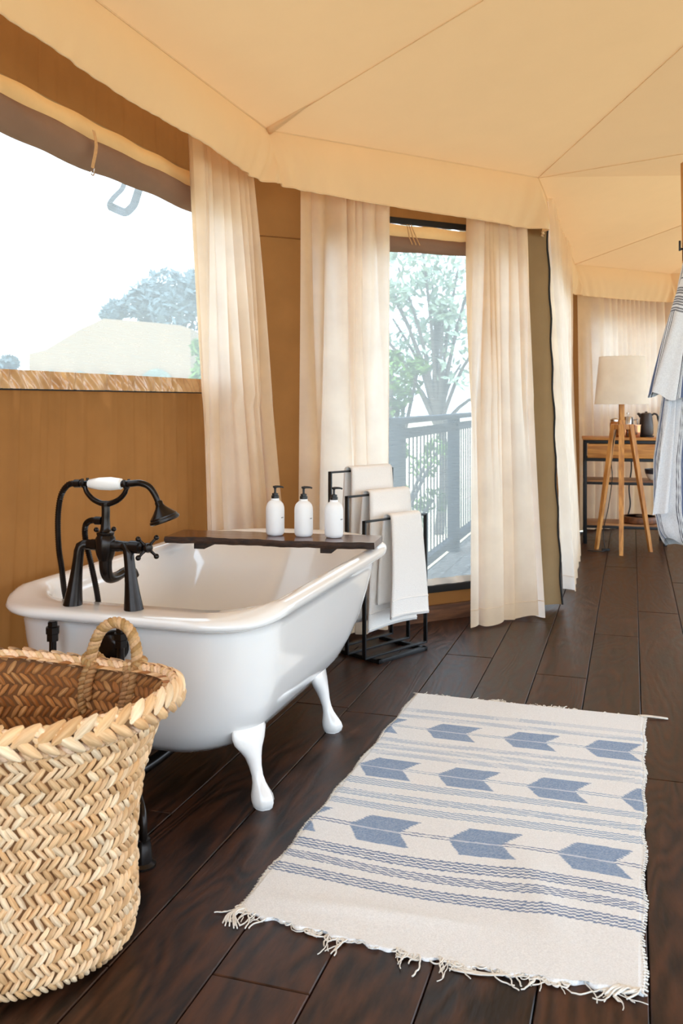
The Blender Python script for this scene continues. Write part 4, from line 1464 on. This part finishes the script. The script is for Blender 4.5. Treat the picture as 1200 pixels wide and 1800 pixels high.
# kettle
p = on_con(.515, .17)
k = thing('kettle', 'dark grey electric kettle standing on the console table', 'kettle', (p.x, p.y, CT), math.atan2(cdir.y, cdir.x))
MB().lathe([(.062, 0), (.064, .012), (.050, .016)], 32).build('base', M['black_plastic'], k)
MB().lathe([(.052, .017), (.058, .03), (.058, .10), (.052, .15), (.046, .19), (.043, .20), (.030, .206), (.001, .207)], 32).build('jug', M['kettle'], k)
MB().lathe([(.010, .205), (.012, .215), (.001, .218)], 16).build('lid_knob', M['kettle'], k)
MB().tube(smooth_path([(.042, 0, .185), (.065, 0, .198), (.088, 0, .185), (.098, 0, .15), (.108, 0, .115)], 5), [.008] * 12 + [.010] * 5 + [.009] * 4, 10, flat=1.3).build('handle', M['black_plastic'], k)
MB().tube([(-.040, 0, .175), (-.06, 0, .196), (-.072, 0, .200)], [.018, .012, .008], 12).build('spout', M['kettle'], k)
# coffee press
p = on_con(.368, .20)
k = thing('coffee_press', 'polished steel coffee press on the console table, behind the lamp', 'coffee pot', (p.x, p.y, CT), math.atan2(cdir.y, cdir.x))
MB().lathe([(.046, 0), (.048, .005), (.048, .165), (.044, .172), (.001, .178)], 32).build('jug', M['steel'], k)
MB().lathe([(.003, .175), (.003, .195), (.010, .197), (.010, .205), (.001, .208)], 14).build('plunger', M['steel'], k)
MB().tube(smooth_path([(.046, 0, .145), (.075, 0, .150), (.080, 0, .12), (.078, 0, .06), (.074, 0, .03)], 5), .0065, 10).build('handle', M['steel'], k)
# copper cups in front
for i, (x, y, r_, h_, lab) in enumerate(((.418, .075, .050, .105, 'shiny copper cup on the console table, in front of the kettle'), (.325, .09, .038, .095, 'copper cup on the console table seen between the lamp legs'))):
    p = on_con(x, y)
    k = thing('copper_cup', lab, 'cup', (p.x, p.y, CT), 0, 'copper cups on the console')
    MB().lathe([(.001, .0), (r_ * .78, 0), (r_ * .84, .004), (r_ * .93, h_ * .5), (r_, h_), (r_ - .003, h_), (r_ * .86, h_ * .4), (r_ * .7, .008), (.001, .006)], 32).build('bowl', M['copper'], k)
    MB().lathe([(r_, h_ - .004), (r_ + .0025, h_ - .002), (r_ + .0025, h_ + .002), (r_ - .002, h_ + .002)], 32).build('lip', M['copper'], k)
# jar with metal lid left of the lamp stem
p = on_con(.262, .20)
k = thing('storage_jar', 'amber jar with a silver lid on the console table, left of the kettle', 'jar', (p.x, p.y, CT))
MB().lathe([(.038, 0), (.042, .006), (.042, .11), (.036, .125), (.034, .13)], 28).build('glass', plain('amber_glaze', lin(178, 108, 50), .2, coat=.5), k)
MB().lathe([(.037, .131), (.037, .146), (.022, .158), (.001, .162)], 28).build('lid', M['steel'], k)
# bowl on the middle shelf
p = on_con(.572, .10)
k = thing('bowl', 'cream bowl with a dark rim on the middle shelf, beside the robe', 'bowl', (p.x, p.y, .537))
MB().lathe([(.001, .0), (.035, 0), (.048, .012), (.066, .05), (.070, .062), (.066, .062), (.045, .014), (.001, .01)], 32).build('body', M['ceramic'], k)
MB().lathe([(.0700, .055), (.0755, .078), (.0765, .095), (.072, .095), (.067, .062)], 32).build('rim_glaze', M['ceramic_dark'], k)
# round wooden board on the bottom shelf
p = on_con(.465, .155)
k = thing('serving_board', 'thick round dark wood board on the bottom shelf of the console', 'board', (p.x, p.y, .1715))
MB().lathe([(.001, 0), (.135, 0), (.147, .008), (.150, .02), (.150, .045), (.145, .056), (.001, .058)], 44).build('disc', M['chop'], k)
MB().lathe([(.120, .0575), (.124, .0595), (.128, .0575)], 44).build('groove_ring', M['chop'], k)
# appliance cable behind the console
p = on_con(.40, DP + .03)
cb = [(0, 0, .80), (.01, .005, .62), (-.01, .0, .45), (.0, .005, .30), (-.02, 0, .2), (-.05, -.0, .10), (-.08, .01, .012)]
o = MB().tube(smooth_path(cb, 8), .006, 8).build('power_cable', M['cord'], None)
o.location = (p.x, p.y, 0)
tag(o, 'black power cable hanging behind the console table', 'cable')

# ------------------------------------------------------------------ tripod lamp
lc = cw(2.215, 7.20)
lamp = thing('floor_lamp', 'wooden tripod floor lamp with white drum shade, in front of console', 'floor lamp', (lc.x, lc.y, 0), YAW)
for (fx, fy) in ((-.150, .175), (.245, .045), (-.045, -.135)):
    top = Vector((fx * .30, fy * .30, 1.015)); ft = Vector((fx, fy, .0))
    ax = (top - ft).normalized()
    side = ax.cross(Vector((fx, fy, 0)).normalized()).normalized(); dp = side.cross(ax)
    mb = MB(); vs = []
    for (P, hw, hd) in ((ft, .015, .012), (ft.lerp(top, .5), .020, .015), (top, .021, .017)):
        for a, b in ((-1, -1), (1, -1), (1, 1), (-1, 1)):
            q = P + side * (a * hw) + dp * (b * hd)
            if P is ft: q.z = 0
            vs.append(q)
    fs = [(0, 3, 2, 1), (8, 9, 10, 11)]
    for L_ in (0, 4):
        for i in range(4):
            fs.append((L_ + i, L_ + (i + 1) % 4, L_ + 4 + (i + 1) % 4, L_ + 4 + i))
    mb.add(vs, fs).build('leg', M['pine'], lamp, smooth=False)
    h_ = Vector((fx, fy, 0)).normalized()
    M_ = Matrix.Rotation(math.atan2(fy, fx), 4, 'Z')
    MB().box(.0, .30 * Vector((fx, fy, 0)).length + .015, -.014, .014, .975, 1.015, .003, M_).build('bracket', M['pine'], lamp)
MB().box(-.024, .024, -.024, .024, .93, 1.05, .004).build('hub', M['pine'], lamp)
MB().box(-.018, .018, -.018, .018, 1.05, 1.24, .003).build('stem', M['pine'], lamp)
def shade_f(u, v):
    a = 2 * PI * u; r_ = lerp(.208, .172, v); z = lerp(1.178, 1.548, v)
    return (r_ * math.cos(a), r_ * math.sin(a), z)
sh = MB().grid(shade_f, 64, 8, wrap_u=True).build('shade', M['shade'], lamp, edge=None)
for r_, z in ((.208, 1.178), (.172, 1.548)):
    MB().tube([(r_ * math.cos(2 * PI * i / 64), r_ * math.sin(2 * PI * i / 64), z) for i in range(64)], .003, 6, closed=True).build('shade_ring', M['shade'], sh)
sp_ = MB()
for i in range(3):
    a = i * 2 * PI / 3
    sp_.tube([(0, 0, 1.235), (.205 * math.cos(a), .205 * math.sin(a), 1.185)], .0025, 6)
sp_.lathe([(.018, 1.235), (.018, 1.29), (.012, 1.30)], 16)
sp_.build('shade_carrier', M['steel'], lamp)
MB().sphere((0, 0, 1.345), .034, 16, sc=(1, 1, 1.3)).build('bulb', M['ceramic'], lamp)
lcord = [(-.03, .02, 1.0), (-.05, .06, .85), (-.055, .09, .70), (-.045, .10, .58), (-.07, .12, .35), (-.10, .14, .18), (-.105, .13, .08), (-.10, .10, .006), (-.13, .04, .006), (-.18, .03, .006), (-.25, .07, .006)]
lo = MB().tube(smooth_path(lcord, 8), .0035, 7).build('cord', M['cord'], lamp)
MB().box(-.135, -.075, .055, .085, .004, .022, .005).build('foot_switch', M['cord'], lamp)

# ------------------------------------------------------------------ coat stand and striped robe at the right edge
st_top = cw(1.545, 4.08); st_bot = cw(1.590, 4.10)
stand = thing('coat_stand', 'slim wooden coat stand post with black hooks at the right edge', 'coat stand', (st_bot.x, st_bot.y, 0), YAW)
tp = Vector((-.045, -.02))
ps = MB(); vs = []
for P, z in ((Vector((0, 0)), .02), (tp, 2.27)):
    for a, b in ((-1, -1), (1, -1), (1, 1), (-1, 1)):
        vs.append((P.x + a * .019, P.y + b * .019, z))
ps.add(vs, [(0, 3, 2, 1), (4, 5, 6, 7)] + [(i, (i + 1) % 4, 4 + (i + 1) % 4, 4 + i) for i in range(4)])
ps.build('post', M['pine'], stand, smooth=False)
MB().box(-.019, .30, -.28, .02, 0, .024, .004).build('base', M['black_steel'], stand)
for (dx, dy, z) in ((-1, .2, 1.895), (-.75, -.75, 1.845), (.9, -.4, 1.87), (.7, .7, 1.85)):
    d = Vector((dx, dy)).normalized()
    t = z / 2.27; c = Vector((tp.x * t, tp.y * t))
    a = c + d * .017; b = c + d * (.038 if dy < 0 else .034)
    h_ = MB()
    h_.tube([(a.x, a.y, z - .012), (b.x, b.y, z - .012)], .005, 8)
    M_ = Matrix.Translation((b.x, b.y, z)) @ Matrix.Rotation(math.atan2(d.y, d.x), 4, 'Z')
    h_.box(-.004, .004, -.006, .006, -.020, .025, .001, M_)
    h_.build('hook', M['black_steel'], stand)
# robe
RB = (0.905, 0.912, 0.92)
rcol = lin(222, 224, 228)[:3]; dark = lin(54, 56, 70)[:3]; navy = lin(92, 104, 134)[:3]
def robe_stripe(s):
    """s: distance across the cloth in metres"""
    t = s % .165
    for a, b, c in ((.030, .034, dark), (.040, .044, dark), (.050, .053, dark), (.060, .075, navy), (.081, .084, dark), (.091, .095, dark), (.101, .105, dark)):
        if a < t < b: return c
    return rcol
hk = cw(1.46, 3.87)
robe = thing('robe', 'pale robe with dark stripes hanging from the wooden coat stand', 'robe', (hk.x, hk.y, 0), YAW)
# local: x to the right of the picture, -y towards the viewer.  px -> metres at 4.0 m: 0.0025
def R_prof(z):
    # left edge, right edge, depth
    return interp([(.585, -.095, .34, .13), (.62, -.120, .33, .14), (.75, -.145, .30, .14), (.95, -.145, .27, .13), (1.10, -.125, .24, .12), (1.25, -.105, .22, .11),
                   (1.40, -.085, .20, .10), (1.55, -.065, .18, .09), (1.70, -.040, .14, .07), (1.78, -.022, .10, .05), (1.84, .000, .05, .03), (1.865, .016, .03, .012)], z)
def robe_pt(u, v):
    a = 2 * PI * u
    z = lerp(1.865, .59, v)
    L_, R_, D_ = R_prof(z)
    cx = (L_ + R_) / 2; hx = (R_ - L_) / 2
    fold = 1 + (.10 * math.sin(9 * a + 1.5 * v) + .07 * math.sin(14 * a + 3 - v)) * min(1, v * 1.6)
    x = cx - hx * math.cos(a) * (1 + .02 * math.sin(7 * a))
    y = -D_ * math.sin(a) * fold * .8
    zz = z + (.025 * math.sin(2 * a + 1) + .012 * math.sin(5 * a)) * (v ** 6) + (-.10 * max(0, math.cos(a + .5)) ** 2 * 0)
    return (x, y - .03, zz)
NU, NV = 560, 60
rb = MB().grid(robe_pt, NU, NV, wrap_u=True)
cc = []
for j in range(NV + 1):
    for i in range(NU):
        v = j / NV; u = i / NU
        s = (u - .03) * 1.35 + .06 * (v - .5) * (1 if u < .5 else -1)
        cc.append(robe_stripe(s + 5.0))
rb.c = cc
body = rb.build('body', M['robe'], robe, edge=None)
# sleeve hanging in front on the left, open cuff
def sleeve_pt(u, v):
    a = 2 * PI * u
    c = Vector((lerp(.005, -.118, v ** .9), -.085 - .03 * v, lerp(1.80, 1.215, v)))
    hw = lerp(.022, .074, v ** .8); hd = lerp(.022, .040, v)
    fo = 1 + .12 * math.sin(6 * a + 4 * v) * min(1, v * 2)
    ax = Vector((.97, 0, .22 * v))
    return c + ax * (hw * math.cos(a) * fo) + Vector((0, 1, 0)) * (hd * math.sin(a) * fo) + Vector((0, 0, -.012 * math.sin(3 * a) * v - .030 * math.cos(a) * v * v))
sl = MB().grid(sleeve_pt, 240, 110, wrap_u=True)
cc = []
for j in range(111):
    for i in range(240):
        v = j / 110; u = i / 240
        s = u * .40 + .02
        c_ = robe_stripe(s + .02)
        if .22 < v < .40:
            c_ = dark if (v * 62) % 1.0 < .42 else rcol
        elif v < .22: c_ = rcol if (v * 40) % 3 > .5 else dark
        cc.append(c_)
sl.c = cc
sl.build('sleeve', M['robe'], robe, edge=None)
# belt tail and the longer hem flap
def flap_pt(u, v):
    z = lerp(1.20, .735, v)
    w = lerp(.045, .085, v)
    return Vector((lerp(-.100, -.138, v) + (u - .35) * w, -.085 - .018 * math.sin(u * PI) - .012 * math.sin(u * 9 + v * 3), z + .018 * (u - .5) * v))
fp = MB().grid(flap_pt, 20, 40)
fp.c = [robe_stripe((i % 21) / 20 * .03 + .12) for i in range(len(fp.v))]
fp.build('front_panel', M['robe'], robe, edge=None)
lp = [(.018, -.03, 1.86), (.0, -.055, 1.88), (-.008, -.05, 1.862), (.012, -.02, 1.85)]
MB().tube(smooth_path(lp, 5), .005, 8, col=rcol).build('hanging_loop', M['robe'], robe)

# ------------------------------------------------------------------ outside
g = MB().grid(lambda u, v: (lerp(-90, 60, u), lerp(-40, 110, v), -1.1 + .25 * math.sin(u * 23) * math.sin(v * 19)), 60, 60).build('ground', M['sand'], edge=None)
struct(g)
# timber deck outside the screen door
deck = MB().box(-1.47, -.7, 4.6, 14.0, -.30, -.075).build('deck', M['subfloor'], smooth=False)
struct(deck)
def deck_lo(x):     # keep boards outside the tent wall
    return x + (WA.y - XL) + .06
bw = .135
x = -1.42
while x < -.66:
    y0 = deck_lo(x + bw) + .02
    y = y0
    for L in (2.6, 3.2, 3.4):
        MB().box(x + .003, x + bw - .003, y + .003, min(13.9, y + L) - .003, -.07, -.04, .003).build('deck_board', M['deck'], deck)
        y += L
    x += bw
# railing along the deck edge
rail = thing('railing', 'grey deck railing with thin upright bars outside the screen door', 'railing', (-1.40, 5.52, -.04))
RZ = 1.10
for y in (0, 1.92, 3.84, 5.76):
    MB().box(-.045, .045, y - .045, y + .045, 0, RZ - .002, .004).build('post', M['rail'], rail)
MB().box(-.055, .055, -.06, 5.83, RZ - .002, RZ + .035, .004).build('top_rail', M['rail'], rail)
MB().box(-.028, .028, .045, 5.72, RZ - .10, RZ - .04, .003).build('upper_rail', M['rail'], rail)
MB().box(-.028, .028, .045, 5.72, .07, .13, .003).build('lower_rail', M['rail'], rail)
bal_me = MB().box(-.004, .004, -.006, .006, .13, RZ - .10).mesh('baluster', False)
bal_me.materials.append(M['rail'])
y = .12
while y < 5.7:
    if min(abs(y - q) for q in (0, 1.92, 3.84, 5.76)) > .05:
        o = bpy.data.objects.new('baluster', bal_me); COL.objects.link(o); o.parent = rail; o.location = (0, y, 0)
    y += .113

def leaves(mb, c, R, n, size, rg, sq=(1, 1, .8)):
    for _ in range(n):
        while True:
            p = Vector((rg.uniform(-1, 1), rg.uniform(-1, 1), rg.uniform(-1, 1)))
            if p.length < 1: break
        p = p * (p.length ** -.35)
        p = Vector((p.x * sq[0], p.y * sq[1], p.z * sq[2])) * R + Vector(c)
        d = Vector((rg.gauss(0, 1), rg.gauss(0, 1), rg.gauss(0, 1))).normalized()
        e = d.orthogonal().normalized() * size * rg.uniform(.6, 1.2); d = d * size * rg.uniform(.8, 1.6)
        mb.add([p - d, p - d * .2 + e * .5, p + d, p - d * .2 - e * .5], [(0, 1, 2, 3)])
def tree(label, x, y, h, blobs, mat, leaf, n, seed, zb=-1.1, trunk=.16, name='tree', group='trees outside the tent'):
    rg = random.Random(seed)
    root = thing(name, label, 'tree' if name == 'tree' else 'shrub', (x, y, zb), 0, group)
    cr = MB(); br = MB()
    br.tube(smooth_path([(0, 0, 0), (.1, .05, h * .25), (-.05, 0, h * .5), (.05, 0, h * .75)], 5), [lerp(trunk, trunk * .4, i / 15) for i in range(16)], 10)
    for (bx, by, bz, R) in blobs:
        br.tube(smooth_path([(0, 0, h * .35), (bx * .4, by * .4, lerp(h * .4, bz, .5)), (bx, by, bz)], 4), [lerp(trunk * .45, .015, i / 8) for i in range(9)], 7)
        leaves(cr, (bx, by, bz), R, n, leaf, rg)
    cr.build('crown', mat, root, smooth=False)
    br.build('trunk', M['bark'], root)
    return root
def pxp(u, v, d):
    """world point seen at pixel (u, v) at depth d, used to survey the garden"""
    p = cw((u - 600) / 1600 * d, d)
    return p.x, p.y, 1.2 + (705 - v) / 1600 * d
# big tree seen through the screen door
rg = random.Random(21)
bl = []
x0, y0, _ = pxp(770, 700, 15)
for (u, v, r_) in ((700, 470, .55), (690, 560, .6), (735, 620, .45), (760, 500, .4), (805, 470, .6), (812, 560, .5), (765, 585, .35), (700, 650, .35), (810, 640, .55), (600, 520, .9), (880, 560, .9), (850, 430, .9), (640, 420, .8), (740, 420, .5), (900, 680, .7), (690, 520, .3), (780, 545, .25)):
    a, b, c = pxp(u, v, 15 + rg.uniform(-.8, .8))
    bl.append((a - x0, b - y0, c + 1.1, r_))
tree('tall pale tree beyond the deck railing, seen through the screen door', x0, y0, 5.2, bl, M['leaf_grey'], .075, 120, 2, trunk=.09)
# fresh green shrub left of the railing post
x0, y0, _ = pxp(672, 800, 8.2)
bl = []
for (u, v, r_) in ((690, 660, .16), (715, 680, .14), (735, 645, .10), (682, 720, .16), (700, 700, .12), (680, 790, .20), (676, 850, .2), (690, 630, .1), (640, 720, .3), (650, 840, .3), (745, 820, .18), (760, 880, .18), (770, 790, .16), (725, 905, .16)):
    a, b, c = pxp(u, v, 8.2 + rg.uniform(-.2, .2) + (1.6 if u > 720 and v > 760 else 0))
    bl.append((a - x0, b - y0, c + 1.1, r_))
tree('fresh green leafy shrub beside the railing post', x0, y0, 1.6, bl, M['leaf_green'], .035, 95, 8, name='shrub', trunk=.05)
# blue-green tree in the left window
x0, y0, _ = pxp(285, 600, 16)
bl = []
for (u, v, r_) in ((290, 505, .42), (262, 520, .34), (320, 520, .42), (240, 535, .30), (205, 545, .22), (190, 552, .14), (300, 545, .4), (345, 545, .5), (345, 500, .3), (270, 550, .3), (380, 520, .6), (420, 480, .7)):
    a, b, c = pxp(u, v, 16 + rg.uniform(-.6, .6))
    bl.append((a - x0, b - y0, c + 1.1, r_))
tree('blue-green tree above the neighbouring tent, seen through the left window', x0, y0, 3.6, bl, M['leaf_blue'], .07, 230, 5)
for (u, d, lab, mt) in ((362, 9.3, 'green bush at the right end of the neighbouring tent', 'leaf_green'), (6, 13, 'blue-green bush at the far left of the window', 'leaf_blue')):
    x0, y0, _ = pxp(u, 690, d)
    bl = []
    for (du, v, r_) in ((0, 660, .25), (-6, 690, .3), (14, 640, .22), (0, 610, .2), (20, 690, .3)):
        if d == 13 and v < 635: continue
        a, b, c = pxp(u + du * .6, v, d)
        bl.append((a - x0, b - y0, c + 1.1, r_ * .7))
    tree(lab, x0, y0, 1.6, bl, M[mt], .05, 160, 30 + d, name='shrub', trunk=.06)
# neighbouring sand-coloured tent
nx, ny, _ = pxp(335, 690, 11)
nt_ = thing('neighbour_tent', 'sand-coloured neighbouring tent outside the left window', 'tent', (nx, ny, -1.1), YAW)
def ntent(pts, y0, y1, name, mat):
    n = len(pts)
    vs = [(x, y0, z) for x, z in pts] + [(x, y1, z) for x, z in pts]
    fs = [tuple(range(n)), tuple(range(n, 2 * n))[::-1]] + [(i, (i + 1) % n, n + (i + 1) % n, n + i)[::-1] for i in range(n)]
    return MB().add(vs, fs).build(name, mat, nt_, smooth=False)
k_ = 11 / 1600
Z = lambda v: 1.2 + (705 - v) * k_ + 1.1
ntent([(0, 0), (0, Z(578)), (-.12, Z(572)), (-.45, Z(567)), (-1.05, Z(560)), (-1.35, Z(580)), (-1.75, Z(615)), (-1.95, Z(622)), (-1.95, 0)], 0, 2.5, 'canvas_body', M['tent_out'])
for (a, b, top, cut) in ((-.62, -.20, 648, 0), (-1.06, -.86, 655, 0), (-1.42, -1.25, 652, 0), (-1.75, -1.62, 650, 0)):
    pts = [(a, Z(672)), (b, Z(672))] + [(lerp(b, a, t), Z(672) + (Z(top) - Z(672)) * math.sin(PI * t) ** .6) for t in (.1, .2, .35, .5, .65, .8, .9)]
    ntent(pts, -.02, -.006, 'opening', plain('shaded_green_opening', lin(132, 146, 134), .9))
ntent([(-2.0, 0), (.06, 0), (.06, Z(675)), (-2.0, Z(668))], -.45, -.06, 'veranda_wall', plain('pale_veranda_plaster', lin(232, 226, 214), .9))
# canvas strap loop hanging outside the left window
lx, ly, lz = pxp(222, 345, 3.85)
sl_ = thing('tie_loop', 'grey webbing loop dangling outside the left window', 'strap', (lx, ly, lz), YAW)
def ribbon(pts, w, th):
    mb = MB(); P = smooth_path([(x, 0, z) for x, z in pts], 6); vs = []
    for i, p in enumerate(P):
        t = (P[min(len(P) - 1, i + 1)] - P[max(0, i - 1)]).normalized()
        n = Vector((t.z, 0, -t.x))
        k = w
        yy = .012 * math.sin(i * .35)
        for a, b in ((-1, -1), (1, -1), (1, 1), (-1, 1)):
            vs.append(p + n * (a * k / 2) + Vector((0, b * th / 2 + yy, 0)))
    fs = [(i * 4 + k, i * 4 + (k + 1) % 4, i * 4 + 4 + (k + 1) % 4, i * 4 + 4 + k) for i in range(len(P) - 1) for k in range(4)]
    return mb.add(vs, fs)
kp = 3.85 / 1600
P2 = lambda u, v: ((u - 222) * kp, (345 - v) * kp)
ribbon([P2(219, 312), P2(214, 330), P2(203, 346), P2(192, 360), P2(195, 368)], .020, .004).build('webbing', M['rail'], sl_)
ribbon([P2(193, 362), P2(206, 368), P2(222, 374), P2(232, 364), P2(238, 348), P2(246, 330), P2(250, 318)], .034, .004).build('webbing', M['rail'], sl_)
